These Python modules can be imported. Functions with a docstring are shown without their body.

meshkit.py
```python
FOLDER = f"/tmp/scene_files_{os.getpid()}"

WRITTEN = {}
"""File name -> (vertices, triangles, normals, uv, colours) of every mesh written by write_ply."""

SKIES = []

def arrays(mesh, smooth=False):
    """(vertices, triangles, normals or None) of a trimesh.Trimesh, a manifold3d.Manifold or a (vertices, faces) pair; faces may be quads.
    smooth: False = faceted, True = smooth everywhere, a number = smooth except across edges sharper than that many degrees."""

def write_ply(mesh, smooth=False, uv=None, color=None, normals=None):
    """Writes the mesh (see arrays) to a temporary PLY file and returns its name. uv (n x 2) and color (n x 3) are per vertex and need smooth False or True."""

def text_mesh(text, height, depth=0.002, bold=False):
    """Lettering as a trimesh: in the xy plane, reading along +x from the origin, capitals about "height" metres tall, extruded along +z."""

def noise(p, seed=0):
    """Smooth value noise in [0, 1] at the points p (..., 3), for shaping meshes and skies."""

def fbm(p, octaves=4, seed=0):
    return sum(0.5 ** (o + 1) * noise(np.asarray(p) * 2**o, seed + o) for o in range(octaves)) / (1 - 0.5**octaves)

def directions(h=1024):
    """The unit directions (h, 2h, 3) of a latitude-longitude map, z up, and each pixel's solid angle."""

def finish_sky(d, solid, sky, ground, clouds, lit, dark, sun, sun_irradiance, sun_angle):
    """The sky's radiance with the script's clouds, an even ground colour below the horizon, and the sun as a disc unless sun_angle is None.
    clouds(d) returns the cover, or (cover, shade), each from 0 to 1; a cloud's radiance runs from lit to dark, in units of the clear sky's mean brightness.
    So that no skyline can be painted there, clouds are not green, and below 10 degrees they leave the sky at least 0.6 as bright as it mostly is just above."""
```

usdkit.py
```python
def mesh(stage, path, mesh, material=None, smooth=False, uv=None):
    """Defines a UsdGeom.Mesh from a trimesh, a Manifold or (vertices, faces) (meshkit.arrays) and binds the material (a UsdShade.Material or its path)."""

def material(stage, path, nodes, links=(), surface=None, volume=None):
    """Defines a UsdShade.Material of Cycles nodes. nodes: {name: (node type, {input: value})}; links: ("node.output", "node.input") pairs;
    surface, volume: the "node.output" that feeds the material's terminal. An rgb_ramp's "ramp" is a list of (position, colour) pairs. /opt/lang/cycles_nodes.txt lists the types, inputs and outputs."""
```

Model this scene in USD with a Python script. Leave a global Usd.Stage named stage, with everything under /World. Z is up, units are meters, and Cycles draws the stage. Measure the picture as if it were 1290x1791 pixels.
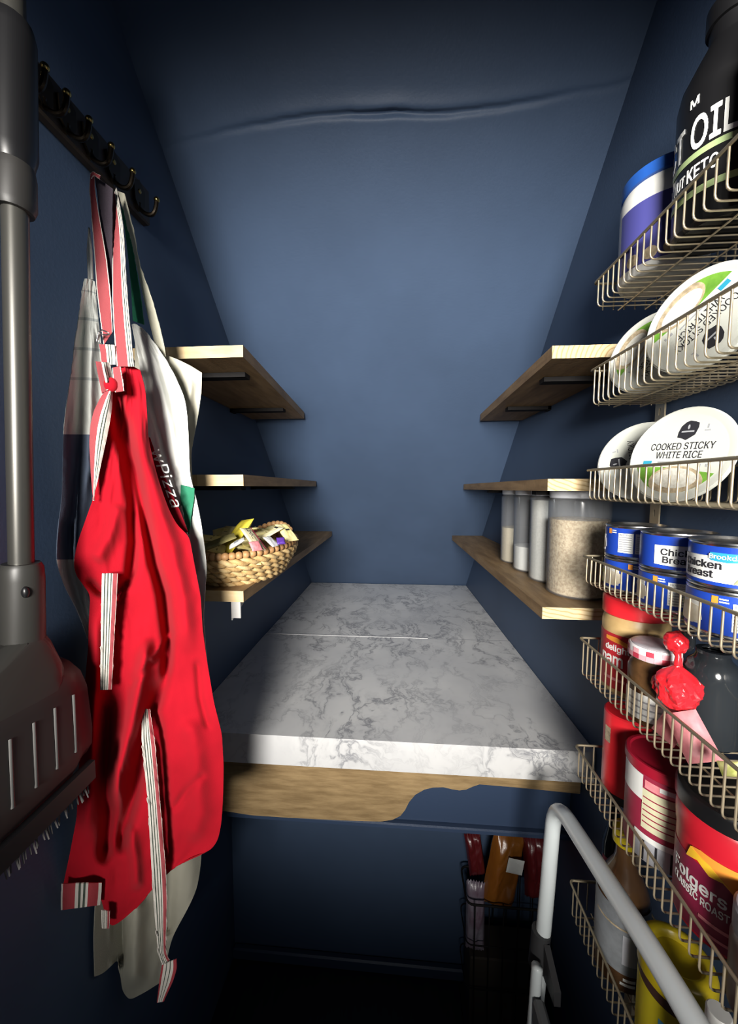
import math, numpy as np, trimesh, usdkit, meshkit
from pxr import Usd, UsdGeom, UsdLux, UsdShade, Gf, Sdf
from shapely.geometry import Polygon, Point, box as sbox
from scipy.ndimage import gaussian_filter1d

stage = Usd.Stage.CreateInMemory()
UsdGeom.SetStageUpAxis(stage, 'Z'); UsdGeom.SetStageMetersPerUnit(stage, 1.0)
UsdGeom.Xform.Define(stage, '/World')
PI = math.pi
# ---------------------------------------------------------------- camera (the closet's depth runs along +Y)
F, CX, CY, VP, EYE = 650.0, 645.0, 895.5, (695.0, 850.0), np.array([0, 0, 1.4])
_d = np.array([VP[0] - CX, -(VP[1] - CY), -F]); _d /= np.linalg.norm(_d)
CR = np.array([math.sqrt(1 - _d[0] ** 2), _d[0], 0.0])
_ux = -_d[1] * _d[0] / CR[0]
CU = np.array([_ux, _d[1], math.sqrt(1 - _ux ** 2 - _d[1] ** 2)]); CB = np.cross(CR, CU)
cam = UsdGeom.Camera.Define(stage, '/World/camera')
cam.CreateHorizontalApertureAttr(36.0); cam.CreateFocalLengthAttr(36.0 * F / 1290.0)
cam.CreateClippingRangeAttr((0.02, 50.0))
cam.AddTransformOp().Set(Gf.Matrix4d(*CR, 0, *CU, 0, *CB, 0, *EYE, 1))
cam.GetPrim().CreateAttribute('exposure', Sdf.ValueTypeNames.Float).Set(0.0)
# ---------------------------------------------------------------- light: a downlight in the hall's ceiling behind the door opening, and the hall's faint light
LAMP = np.array([-0.12, -1.4, 1.66]); AIM = np.array([0.0, 1.2, 1.5])
lamp = UsdLux.SphereLight.Define(stage, '/World/hall_downlight')
lamp.CreateRadiusAttr(0.30); lamp.CreateNormalizeAttr(True); lamp.CreateIntensityAttr(190); lamp.CreateColorAttr(Gf.Vec3f(1.0, 0.96, 0.90))
_s = UsdLux.ShapingAPI.Apply(lamp.GetPrim()); _s.CreateShapingConeAngleAttr(28.5); _s.CreateShapingConeSoftnessAttr(1.0)
_b = LAMP - AIM; _b /= np.linalg.norm(_b); _r = np.cross([0, 0, 1], _b); _r /= np.linalg.norm(_r); _u = np.cross(_b, _r)
lamp.AddTransformOp().Set(Gf.Matrix4d(*_r, 0, *_u, 0, *_b, 0, *LAMP, 1))
dome = UsdLux.DomeLight.Define(stage, '/World/hall_light')
dome.CreateColorAttr(Gf.Vec3f(0.75, 0.88, 1.0)); dome.CreateIntensityAttr(0.03)

# ---------------------------------------------------------------- pixel of the photograph -> direction from the eye (to measure things)
def ray(px, py):
    px, py = np.asarray(px, float), np.asarray(py, float)
    return (px - CX)[..., None] * CR - (py - CY)[..., None] * CU - F * CB
def at(px, py, X=None, Y=None, Z=None):
    v = ray(px, py)
    t = (X / v[..., 0]) if X is not None else (Y / v[..., 1]) if Y is not None else ((Z - EYE[2]) / v[..., 2])
    return EYE + np.asarray(t)[..., None] * v

# ---------------------------------------------------------------- prims
taken = set()
def numbered(parent, name):
    p, k = f'{parent}/{name}', 0
    while p in taken:
        k += 1; p = f'{parent}/{name}_{k:03d}'
    taken.add(p); return p
LOOK = {}
def meta(prim, label=None, cat=None, group=None, kind=None):
    for k, v in (('label', label), ('category', cat), ('group', group), ('kind', kind)):
        if v: prim.SetCustomDataByKey(k, v)
class Thing:
    pass
def mat4(loc=(0, 0, 0), R=None):
    M = np.eye(4); M[:3, 3] = loc
    if R is not None: M[:3, :3] = R
    return M
def rotz(deg):
    a = math.radians(deg); return np.array([[math.cos(a), -math.sin(a), 0], [math.sin(a), math.cos(a), 0], [0, 0, 1]])
def rotx(deg):
    a = math.radians(deg); return np.array([[1, 0, 0], [0, math.cos(a), -math.sin(a)], [0, math.sin(a), math.cos(a)]])
def roty(deg):
    a = math.radians(deg); return np.array([[math.cos(a), 0, math.sin(a)], [0, 1, 0], [-math.sin(a), 0, math.cos(a)]])
def setM(x, M):
    op = UsdGeom.Xformable(x).MakeMatrixXform(); op.Set(Gf.Matrix4d(*np.asarray(M).T.ravel().tolist()))
def thing(name, label, cat, group=None, M=None, world=True):
    """world: its parts are given in world coordinates; else in the thing's own."""
    t = Thing(); M = np.eye(4) if M is None else M
    t.path = numbered('/World', name); t.x = UsdGeom.Xform.Define(stage, t.path); setM(t.x, M)
    t.inv = np.linalg.inv(M) if world else np.eye(4); t.label, t.cat, t.group = label, cat, group
    meta(t.x.GetPrim(), label, cat, group); return t
def tidy(mesh):
    if isinstance(mesh, (list, tuple)) and len(mesh) and isinstance(mesh[0], trimesh.Trimesh): mesh = trimesh.util.concatenate(mesh)
    return mesh
def part(parent, name, mesh, m, smooth=30, uv=None, label=None, kind=None):
    mesh = tidy(mesh); top = getattr(parent, 'top', parent)
    mesh = mesh.copy(); mesh.apply_transform(top.inv)
    p = Thing(); p.path = numbered(parent.path, name); p.top = top
    p.prim = usdkit.mesh(stage, p.path, mesh, LOOK[m], smooth=True if uv is not None else smooth, uv=uv).GetPrim()
    meta(p.prim, label, kind=kind); return p
def single(name, mesh, m, label, cat, group=None, smooth=30, uv=None, kind=None):
    p = Thing(); p.path = numbered('/World', name)
    p.prim = usdkit.mesh(stage, p.path, tidy(mesh), LOOK[m], smooth=True if uv is not None else smooth, uv=uv).GetPrim()
    meta(p.prim, label, cat, group, kind); return p
class Struct(Thing):
    pass
def struct(name, mesh, m, label, cat, smooth=30):
    p = single(name, mesh, m, label, cat, None, smooth, None, 'structure'); p.inv = np.eye(4); p.top = p; return p
def dup(src, M, label, group=None, name=None):
    p = numbered('/World', name or src.path.rsplit('/', 1)[1].split('_0')[0]); x = UsdGeom.Xform.Define(stage, p)
    x.GetPrim().GetReferences().AddInternalReference(src.path); x.GetPrim().SetInstanceable(True)
    setM(x, M); meta(x.GetPrim(), label, src.cat, group or src.group); return x

# ---------------------------------------------------------------- materials
def material(name, color, rough=0.5, metal=0.0, spec=0.5, vary=0.0, vscale=20.0, stretch=(1, 1, 1), bump=0.0, bscale=200.0, color2=None, trans=0.0, coat=0.0, sheen=0.0, ior=1.5, space='position', detail=4.0, mix=(0.35, 0.65)):
    n = {'p': ('principled_bsdf', {'roughness': rough, 'metallic': metal, 'specular_ior_level': spec, 'base_color': color, 'transmission_weight': trans, 'coat_weight': coat, 'sheen_weight': sheen, 'ior': ior})}
    l = []
    if space == 'position': n['g'] = ('geometry', {}); src = 'g.position'
    else: n['g'] = ('texture_coordinate', {}); src = 'g.object'
    if color2 is not None or vary > 0:
        c2 = color2 if color2 is not None else tuple(c * (1 - vary) for c in color)
        n['m'] = ('mapping', {'scale': stretch}); n['n'] = ('noise_texture', {'scale': vscale, 'detail': detail, 'roughness': 0.6})
        n['r'] = ('rgb_ramp', {'ramp': [(mix[0], color), (mix[1], c2)]})
        l += [(src, 'm.vector'), ('m.vector', 'n.vector'), ('n.fac', 'r.fac'), ('r.color', 'p.base_color')]
    if bump > 0:
        n['bn'] = ('noise_texture', {'scale': bscale, 'detail': 3.0}); n['b'] = ('bump', {'strength': bump, 'distance': 0.002})
        l += [(src, 'bn.vector'), ('bn.fac', 'b.height'), ('b.normal', 'p.normal')]
    LOOK[name] = usdkit.material(stage, '/World/Looks/' + name, n, l, surface='p.BSDF')
def ramp_uv(name, axis, stops, rough=0.85, bump=0.0):
    n = {'t': ('texture_coordinate', {}), 's': ('separate_xyz', {}), 'r': ('rgb_ramp', {'ramp': stops, 'interpolate': False}), 'p': ('principled_bsdf', {'roughness': rough, 'specular_ior_level': 0.2}),
         'bn': ('noise_texture', {'scale': 900.0, 'detail': 2.0}), 'g': ('geometry', {}), 'b': ('bump', {'strength': 0.25, 'distance': 0.001})}
    l = [('t.UV', 's.vector'), ('s.' + axis, 'r.fac'), ('r.color', 'p.base_color'), ('g.position', 'bn.vector'), ('bn.fac', 'b.height'), ('b.normal', 'p.normal')]
    LOOK[name] = usdkit.material(stage, '/World/Looks/' + name, n, l, surface='p.BSDF')
def pane(name, tint=(1, 1, 1), gloss_rough=0.08, base=0.06):
    n = {'t': ('transparent_bsdf', {'color': tint}), 'gl': ('glossy_bsdf', {'color': (0.9, 0.9, 0.9), 'roughness': gloss_rough}), 'f': ('fresnel', {'IOR': 1.45}),
         'a': ('math', {'math_type': 'add', 'value2': base}), 'mx': ('mix_closure', {})}
    LOOK[name] = usdkit.material(stage, '/World/Looks/' + name, n, [('f.fac', 'a.value1'), ('a.value', 'mx.fac'), ('t.BSDF', 'mx.closure1'), ('gl.BSDF', 'mx.closure2')], surface='mx.closure')
def haze_pane(name, tint, white=0.2):
    """Cloudy clear plastic: see-through, with some dull white on it."""
    n = {'t': ('transparent_bsdf', {'color': tint}), 'gl': ('glossy_bsdf', {'color': (0.9, 0.9, 0.9), 'roughness': 0.10}), 'd': ('diffuse_bsdf', {'color': (0.75, 0.77, 0.8)}), 'f': ('fresnel', {'IOR': 1.3}),
         'mn': ('math', {'math_type': 'minimum', 'value2': 0.16}), 'm1': ('mix_closure', {'fac': white}), 'mx': ('mix_closure', {})}
    LOOK[name] = usdkit.material(stage, '/World/Looks/' + name, n, [('t.BSDF', 'm1.closure1'), ('d.BSDF', 'm1.closure2'), ('f.fac', 'mn.value1'), ('mn.value', 'mx.fac'), ('m1.closure', 'mx.closure1'), ('gl.BSDF', 'mx.closure2')], surface='mx.closure')

# ---------------------------------------------------------------- meshes
def V(*a): return np.array(a, float)
def bx(x0, x1, y0, y1, z0, z1, r=0.0):
    x0, x1 = sorted((x0, x1)); y0, y1 = sorted((y0, y1)); z0, z1 = sorted((z0, z1))
    if r <= 0:
        m = trimesh.creation.box([x1 - x0, y1 - y0, z1 - z0]); m.apply_translation([(x0 + x1) / 2, (y0 + y1) / 2, (z0 + z1) / 2]); return m
    pts = []
    for X, sx in ((x0, 1), (x1, -1)):
        for Y, sy in ((y0, 1), (y1, -1)):
            for Z, sz in ((z0, 1), (z1, -1)):
                pts += [[X + sx * r, Y + sy * r, Z], [X + sx * r, Y, Z + sz * r], [X, Y + sy * r, Z + sz * r]]
    return trimesh.convex.convex_hull(np.array(pts))
def hull(pts): return trimesh.convex.convex_hull(np.asarray(pts, float))
def tube(pts, r, n=8, closed=False):
    pts = np.asarray(pts, float); k = len(pts); rr = np.broadcast_to(np.asarray(r, float), k)
    tan = (np.roll(pts, -1, 0) - np.roll(pts, 1, 0)) if closed else np.gradient(pts, axis=0)
    tan /= np.linalg.norm(tan, axis=1)[:, None]
    a = np.array([0, 0, 1.0]) if abs(tan[0][2]) < 0.9 else np.array([1.0, 0, 0])
    rings = []
    for i in range(k):
        a = a - tan[i] * a.dot(tan[i]); a /= np.linalg.norm(a); b = np.cross(tan[i], a)
        th = np.arange(n) / n * 2 * PI
        rings.append(pts[i] + rr[i] * (np.cos(th)[:, None] * a + np.sin(th)[:, None] * b))
    v = np.vstack(rings); f = []
    for i in range(k if closed else k - 1):
        j = (i + 1) % k
        for q in range(n):
            q2 = (q + 1) % n; f += [[i * n + q, i * n + q2, j * n + q2], [i * n + q, j * n + q2, j * n + q]]
    if not closed:
        v = np.vstack([v, pts[0], pts[-1]]); c0, c1 = len(v) - 2, len(v) - 1
        for q in range(n):
            q2 = (q + 1) % n; f += [[c0, q2, q], [c1, (k - 1) * n + q, (k - 1) * n + q2]]
    return trimesh.Trimesh(v, f, process=False)
def bend(pts, r, n=5):
    """A polyline with its inner corners rounded."""
    pts = [np.asarray(p, float) for p in pts]; out = [pts[0]]
    for a, b, c in zip(pts, pts[1:], pts[2:]):
        u, w = a - b, c - b; lu, lw = np.linalg.norm(u), np.linalg.norm(w); q = min(r, lu * 0.49, lw * 0.49)
        p0, p1 = b + u / lu * q, b + w / lw * q
        for t in np.linspace(0, 1, n): out.append((1 - t) ** 2 * p0 + 2 * t * (1 - t) * b + t * t * p1)
    return np.array(out + [pts[-1]])
def spline(pts, n=40):
    from scipy.interpolate import CubicSpline
    pts = np.asarray(pts, float); t = np.concatenate([[0], np.cumsum(np.linalg.norm(np.diff(pts, axis=0), axis=1))])
    return CubicSpline(t, pts)(np.linspace(0, t[-1], n))
def lathe(profile, c=(0, 0, 0), n=48):
    """profile: (radius, height) from the bottom middle, outside up, to the top middle."""
    m = trimesh.creation.revolve(np.asarray(profile, float), sections=n); m.apply_translation(c)
    if m.volume < 0: m.invert()
    return m
def prism(poly, axis, a, b):
    """Polygon of 2-D points extruded along an axis from a to b (axis 'y': points are x, z; 'x': y, z; 'z': x, y)."""
    g = poly if hasattr(poly, 'exterior') else Polygon(poly)
    m = trimesh.creation.extrude_polygon(g.buffer(0), abs(b - a), engine='earcut'); v = m.vertices.copy(); lo = min(a, b)
    if axis == 'z': m.vertices = np.c_[v[:, 0], v[:, 1], v[:, 2] + lo]
    elif axis == 'y': m.vertices = np.c_[v[:, 0], v[:, 2] + lo, v[:, 1]]
    else: m.vertices = np.c_[v[:, 2] + lo, v[:, 0], v[:, 1]]
    if m.volume < 0: m.invert()
    return m
def wrap(flat, R, c, phi, z0, lift=0.0002):
    """Bends a flat mesh (x along, y up, z outwards) round an upright cylinder: x=0 lies at angle phi (degrees)."""
    v, f = trimesh.remesh.subdivide_to_size(flat.vertices, flat.faces, max(R * 0.16, 0.002)); a = math.radians(phi) + v[:, 0] / R; rr = R + lift + v[:, 2]
    m = trimesh.Trimesh(np.c_[c[0] + rr * np.cos(a), c[1] + rr * np.sin(a), c[2] + z0 + v[:, 1]], f, process=False); m.merge_vertices(); return m
def flat_poly(pts, d=0.0003):
    g = pts if hasattr(pts, 'exterior') else Polygon(pts)
    return trimesh.creation.extrude_polygon(g.buffer(0), d, engine='earcut')
def text(s, h, d=0.0003, bold=False, center=True, sx=1.0, slant=0.0):
    m = meshkit.text_mesh(s, h, d, bold); v = m.vertices.copy()
    if center: v[:, 0] -= (v[:, 0].min() + v[:, 0].max()) / 2
    v[:, 0] = v[:, 0] * sx + v[:, 1] * slant; m.vertices = v; return m
def band(R, c, z0, z1, p0, p1, lift=0.0002, n=24, th=0.0003):
    """A label on an upright cylinder between two heights and two angles (degrees)."""
    k = max(2, int(n * abs(p1 - p0) / 180)); a = np.radians(np.linspace(p0, p1, k + 1)); e = lambda r, z: np.stack([c[0] + r * np.cos(a), c[1] + r * np.sin(a), np.full(k + 1, c[2] + z)], -1)
    o, i = R + lift + th, R + lift; rows = [e(o, z0), e(o, z1), e(o, z1), e(i, z1), e(i, z0), e(o, z0)]; v = np.vstack(rows); f = []; q = np.arange(k)
    for A in (0, 2, 4):
        x, y = A * (k + 1), (A + 1) * (k + 1); f += [np.c_[x + q, x + q + 1, y + q + 1], np.c_[x + q, y + q + 1, y + q]]
    return trimesh.Trimesh(v, np.vstack(f), process=False)
def moved(m, t=(0, 0, 0), R=None):
    m = m.copy(); M = mat4(t, R); m.apply_transform(M); return m
def line_at(pl, n, smooth=0.0):
    pl = np.asarray(pl, float); s = np.concatenate([[0], np.cumsum(np.linalg.norm(np.diff(pl, axis=0), axis=1))])
    t = np.linspace(0, s[-1], n); q = np.c_[np.interp(t, s, pl[:, 0]), np.interp(t, s, pl[:, 1])]
    if smooth > 0:
        w = gaussian_filter1d(q, smooth, axis=0, mode='nearest'); e = np.minimum(np.arange(n), np.arange(n)[::-1]) / (2 * smooth + 1e-9)
        e = np.clip(e, 0, 1)[:, None]; q = q * (1 - e) + w * e
    return q
def fold(P, pl, w):
    """1 along the line pl, fading over w to its sides and towards its two ends."""
    pl = np.asarray(pl, float); best = np.full(P.shape[:-1], 1e9); where = np.zeros(P.shape[:-1]); seg = np.linalg.norm(np.diff(pl, axis=0), axis=1); at0 = np.concatenate([[0], np.cumsum(seg)])
    for i, (a, b) in enumerate(zip(pl, pl[1:])):
        ab = b - a; t = np.clip(((P - a) @ ab) / (ab @ ab + 1e-9), 0, 1); d = np.linalg.norm(P - (a + t[..., None] * ab), axis=-1); near = d < best
        best = np.where(near, d, best); where = np.where(near, (at0[i] + t * seg[i]) / at0[-1], where)
    e = np.clip(np.minimum(where, 1 - where) / 0.13, 0, 1); return np.exp(-(best / w) ** 2) * e * e * (3 - 2 * e)
def solid_sheet(P, th):
    """A grid of points (nv, nu, 3) as a sheet with thickness; the second face lies behind the first as seen from the front (-Y)."""
    nv, nu = P.shape[:2]; du = np.gradient(P, axis=1); dv = np.gradient(P, axis=0); N = np.cross(du, dv); N /= np.linalg.norm(N, axis=-1)[..., None] + 1e-12
    if (N[..., 1]).mean() < 0: N = -N
    A, B = P.reshape(-1, 3), (P + N * th).reshape(-1, 3); idx = np.arange(nu * nv).reshape(nv, nu); a, b, c, d = idx[:-1, :-1].ravel(), idx[:-1, 1:].ravel(), idx[1:, 1:].ravel(), idx[1:, :-1].ravel()
    f = np.vstack([np.c_[a, d, c], np.c_[a, c, b]]); k = nu * nv; f = np.vstack([f, f[:, ::-1] + k])
    rim = np.concatenate([idx[0, :], idx[1:, -1], idx[-1, -2::-1], idx[-2:0:-1, 0]]); q = len(rim); r1 = np.arange(q) + 2 * k; r2 = np.roll(r1, -1)
    f = np.vstack([f, np.c_[r1, r2, r2 + q], np.c_[r1, r2 + q, r1 + q]]); A, B = np.vstack([A, B]), np.vstack([A[rim], B[rim]])       # the edge has corners of its own
    m = trimesh.Trimesh(np.vstack([A, B]), f, process=False)
    if m.volume < 0: m.invert()
    return m
def cloth(top, right, bottom, left, depth, nu=40, nv=80, creases=(), th=0.0012, wrinkle=0.0015, wscale=9.0, seed=1, smooth=1.5):
    """A hanging cloth from the outline of its four edges and its distance depth(u, v), with folds (line, amount, half width)."""
    T, B, L, R = line_at(top, nu, smooth), line_at(bottom, nu, smooth), line_at(left, nv, smooth), line_at(right, nv, smooth)
    u, v = np.meshgrid(np.linspace(0, 1, nu), np.linspace(0, 1, nv)); U, W = u[..., None], v[..., None]
    S = (1 - W) * T[None] + W * B[None] + (1 - U) * L[:, None] + U * R[:, None] - ((1 - U) * (1 - W) * T[0] + U * (1 - W) * T[-1] + (1 - U) * W * B[0] + U * W * B[-1])
    Y = depth(u, v, S[..., 0]) * np.ones_like(u)
    for line, amp, w in creases: Y = Y + amp * fold(S, line, w)
    Y = Y + wrinkle * 2 * (meshkit.fbm(np.stack([u * wscale, v * wscale * nv / nu, np.full_like(u, seed)], -1), 3, seed) - 0.5)
    P = at(S[..., 0], S[..., 1], Y=Y); P = np.where((P[..., 0] < -0.474)[..., None], at(S[..., 0], S[..., 1], X=-0.474), P); m = solid_sheet(P, th)
    uv = np.c_[u.ravel(), v.ravel()]; e = np.arange(nu * nv).reshape(nv, nu); e = np.concatenate([e[0, :], e[1:, -1], e[-1, -2::-1], e[-2:0:-1, 0]]); return m, np.vstack([uv, uv, uv[e], uv[e]])
# ================================================================ materials
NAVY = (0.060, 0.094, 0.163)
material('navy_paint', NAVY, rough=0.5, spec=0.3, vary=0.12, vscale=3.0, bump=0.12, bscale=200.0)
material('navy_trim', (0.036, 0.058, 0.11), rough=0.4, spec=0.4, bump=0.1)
material('dark_floor', (0.02, 0.02, 0.024), rough=0.5, vary=0.3, vscale=6, stretch=(12, 1, 1))
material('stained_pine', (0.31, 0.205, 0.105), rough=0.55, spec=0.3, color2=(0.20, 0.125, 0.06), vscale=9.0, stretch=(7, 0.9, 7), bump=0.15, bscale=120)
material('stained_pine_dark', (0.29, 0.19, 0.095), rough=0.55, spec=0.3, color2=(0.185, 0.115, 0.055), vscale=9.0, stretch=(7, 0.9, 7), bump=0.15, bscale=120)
LOOK['cut_pine'] = usdkit.material(stage, '/World/Looks/cut_pine', {'g': ('geometry', {}), 'm': ('mapping', {'location': (-0.36, 0.0, -1.60)}), 'w': ('wave_texture', {'wave_type': 'rings', 'rings_direction': 'y', 'scale': 42.0, 'distortion': 2.2, 'detail': 2.0, 'detail_scale': 1.2}),
    'r': ('rgb_ramp', {'ramp': [(0.0, (0.60, 0.47, 0.28)), (0.72, (0.58, 0.45, 0.26)), (0.93, (0.44, 0.31, 0.155)), (1.0, (0.40, 0.28, 0.13))]}), 'p': ('principled_bsdf', {'roughness': 0.7, 'specular_ior_level': 0.2})},
    [('g.position', 'm.vector'), ('m.vector', 'w.vector'), ('w.fac', 'r.fac'), ('r.color', 'p.base_color')], surface='p.BSDF')
material('cut_pine_plain', (0.60, 0.47, 0.28), rough=0.7, spec=0.2, color2=(0.53, 0.39, 0.21), vscale=16.0, stretch=(1.2, 1, 5), detail=2, bump=0.1)
material('cut_pine_knot', (0.46, 0.33, 0.165), rough=0.7, spec=0.2, color2=(0.32, 0.20, 0.09), vscale=30.0, bump=0.1)
material('weathered_wood', (0.36, 0.25, 0.125), rough=0.6, spec=0.25, color2=(0.22, 0.145, 0.068), vscale=11.0, stretch=(1.1, 6, 7), bump=0.3, bscale=90)
material('black_metal', (0.010, 0.009, 0.009), rough=0.7, spec=0.15)
material('white_bracket', (0.55, 0.54, 0.52), rough=0.5)
material('raw_edge', (0.72, 0.72, 0.72), rough=0.6)
def marble(name):
    n = {'g': ('geometry', {}), 'w': ('noise_texture', {'scale': 7.0, 'detail': 4.0, 'roughness': 0.6}), 'wm': ('vector_math', {'math_type': 'multiply_add', 'vector2': (0.16, 0.16, 0.16)}),
         'rot': ('mapping', {'rotation': (0, 0, -0.7), 'scale': (1.0, 0.5, 1.0)}),
         'a': ('noise_texture', {'scale': 12.0, 'detail': 5.0, 'roughness': 0.6, 'distortion': 0.5}), 'a1': ('math', {'math_type': 'subtract', 'value2': 0.5}), 'a2': ('math', {'math_type': 'absolute'}),
         'ar': ('rgb_ramp', {'ramp': [(0.0, (1, 1, 1)), (0.012, (0.6, 0.6, 0.6)), (0.04, (0.16, 0.16, 0.16)), (0.10, (0, 0, 0))]}),
         'c': ('noise_texture', {'scale': 3.6, 'detail': 3.0, 'roughness': 0.5}), 'cr': ('rgb_ramp', {'ramp': [(0.38, (0.22, 0.22, 0.22)), (0.58, (1, 1, 1))]}),
         'm': ('mix_color', {'blend_type': 'multiply', 'fac': 1.0}),
         'e': ('noise_texture', {'scale': 5.0, 'detail': 5.0}), 'er': ('rgb_ramp', {'ramp': [(0.35, (0.56, 0.565, 0.575)), (0.68, (0.69, 0.69, 0.685))]}),
         'f': ('mix_color', {'blend_type': 'mix', 'b': (0.26, 0.265, 0.285)}), 'p': ('principled_bsdf', {'roughness': 0.38, 'specular_ior_level': 0.35})}
    l = [('g.position', 'w.vector'), ('w.color', 'wm.vector1'), ('g.position', 'wm.vector3'), ('wm.vector', 'rot.vector'), ('rot.vector', 'a.vector'), ('a.fac', 'a1.value1'), ('a1.value', 'a2.value1'), ('a2.value', 'ar.fac'),
         ('g.position', 'c.vector'), ('c.fac', 'cr.fac'), ('ar.color', 'm.a'), ('cr.color', 'm.b'), ('g.position', 'e.vector'), ('e.fac', 'er.fac'), ('er.color', 'f.a'), ('m.result', 'f.fac'), ('f.result', 'p.base_color')]
    LOOK[name] = usdkit.material(stage, '/World/Looks/' + name, n, l, surface='p.BSDF')
marble('marble_film')

# ================================================================ the closet under the stairs
XL, Y0 = -0.48, -0.12
def xr(y): return 0.405 - 0.0236 * (y - 0.75)
SLOPE = 0.97
def zs(y): return 0.86 + SLOPE * (2.03 - y)            # the sloping underside of the stairs
struct('floor', bx(-0.6, 0.55, -0.3, 2.4, -0.05, 0.0), 'dark_floor', 'dark floor of the closet below the counter', 'floor')
struct('wall_left', bx(XL - 0.06, XL, Y0, 2.3, 0, 2.62), 'navy_paint', 'navy blue left wall that the aprons hang on', 'wall')
struct('wall_right', prism([(xr(Y0), Y0), (xr(Y0) + 0.06, Y0), (xr(2.3) + 0.06, 2.3), (xr(2.3), 2.3)], 'z', 0, 2.62), 'navy_paint', 'navy blue right wall behind the wire rack', 'wall')
# the wall with the door opening, behind the camera
struct('wall_front', trimesh.util.concatenate([bx(-1.2, -0.37, -0.24, Y0, 0, 2.62), bx(0.44, 1.3, -0.24, Y0, 0, 2.62), bx(-0.37, 0.44, -0.24, Y0, 1.90, 2.62)]), 'navy_paint', 'navy wall around the door opening of the closet', 'wall')
struct('ceiling_hall', bx(-1.2, 1.3, -0.24, 0.42, 2.62, 2.68), 'navy_paint', 'flat piece of ceiling above the door', 'ceiling')
nu, nv = 90, 190
nu = 150; _y = np.concatenate([np.linspace(0.36, 0.69, 22)[:-1], np.linspace(0.69, 0.80, 75), np.linspace(0.80, 2.16, 80)[1:]]); nv = len(_y)
gx, gy = np.meshgrid(np.linspace(XL - 0.02, 0.44, nu), _y)
P = np.stack([gx, gy, zs(gy)], -1); NRM = V(0, -SLOPE, -1) / math.hypot(1, SLOPE)
seam = 0.748 + 0.008 * np.sin(gx * 9) - 0.022 * gx + 0.010 * (meshkit.fbm(np.stack([gx * 8, gx * 0, gx * 0], -1), 3, 5) - 0.5)
dl = gy - seam; fade = np.clip(1 - np.abs(gx + 0.03) / 0.42, 0.15, 1)
wob = 0.6 + 0.8 * meshkit.fbm(np.stack([gx * 14, gx * 0 + 3, gx * 0], -1), 3, 8)
h = fade * wob * (0.0032 * np.exp(-(dl / 0.012) ** 2) * np.where(dl < 0, 1.0, 0.3) - 0.0056 * np.exp(-((dl - 0.003) / 0.0040) ** 2)) + 0.0035 * (meshkit.fbm(np.stack([gx * 4, gy * 4, gx * 0], -1), 3, 2) - 0.5)
P = P + h[..., None] * NRM
Q = P - NRM * 0.05
A, B = P.reshape(-1, 3), Q.reshape(-1, 3); idx = np.arange(nu * nv).reshape(nv, nu); a, b, c, d = idx[:-1, :-1].ravel(), idx[:-1, 1:].ravel(), idx[1:, 1:].ravel(), idx[1:, :-1].ravel()
f = np.vstack([np.c_[a, c, b], np.c_[a, d, c]]); k = nu * nv; rim = np.concatenate([idx[0, :], idx[1:, -1], idx[-1, -2::-1], idx[-2:0:-1, 0]]); r2 = np.roll(rim, -1)
cm = trimesh.Trimesh(np.vstack([A, B]), np.vstack([f, f[:, ::-1] + k, np.c_[rim, r2, r2 + k], np.c_[rim, r2 + k, rim + k]]), process=False)
if cm.volume < 0: cm.invert()
struct('ceiling', cm, 'navy_paint', 'navy sloping underside of the stairs with a ragged taped joint', 'ceiling', smooth=40)
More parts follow.
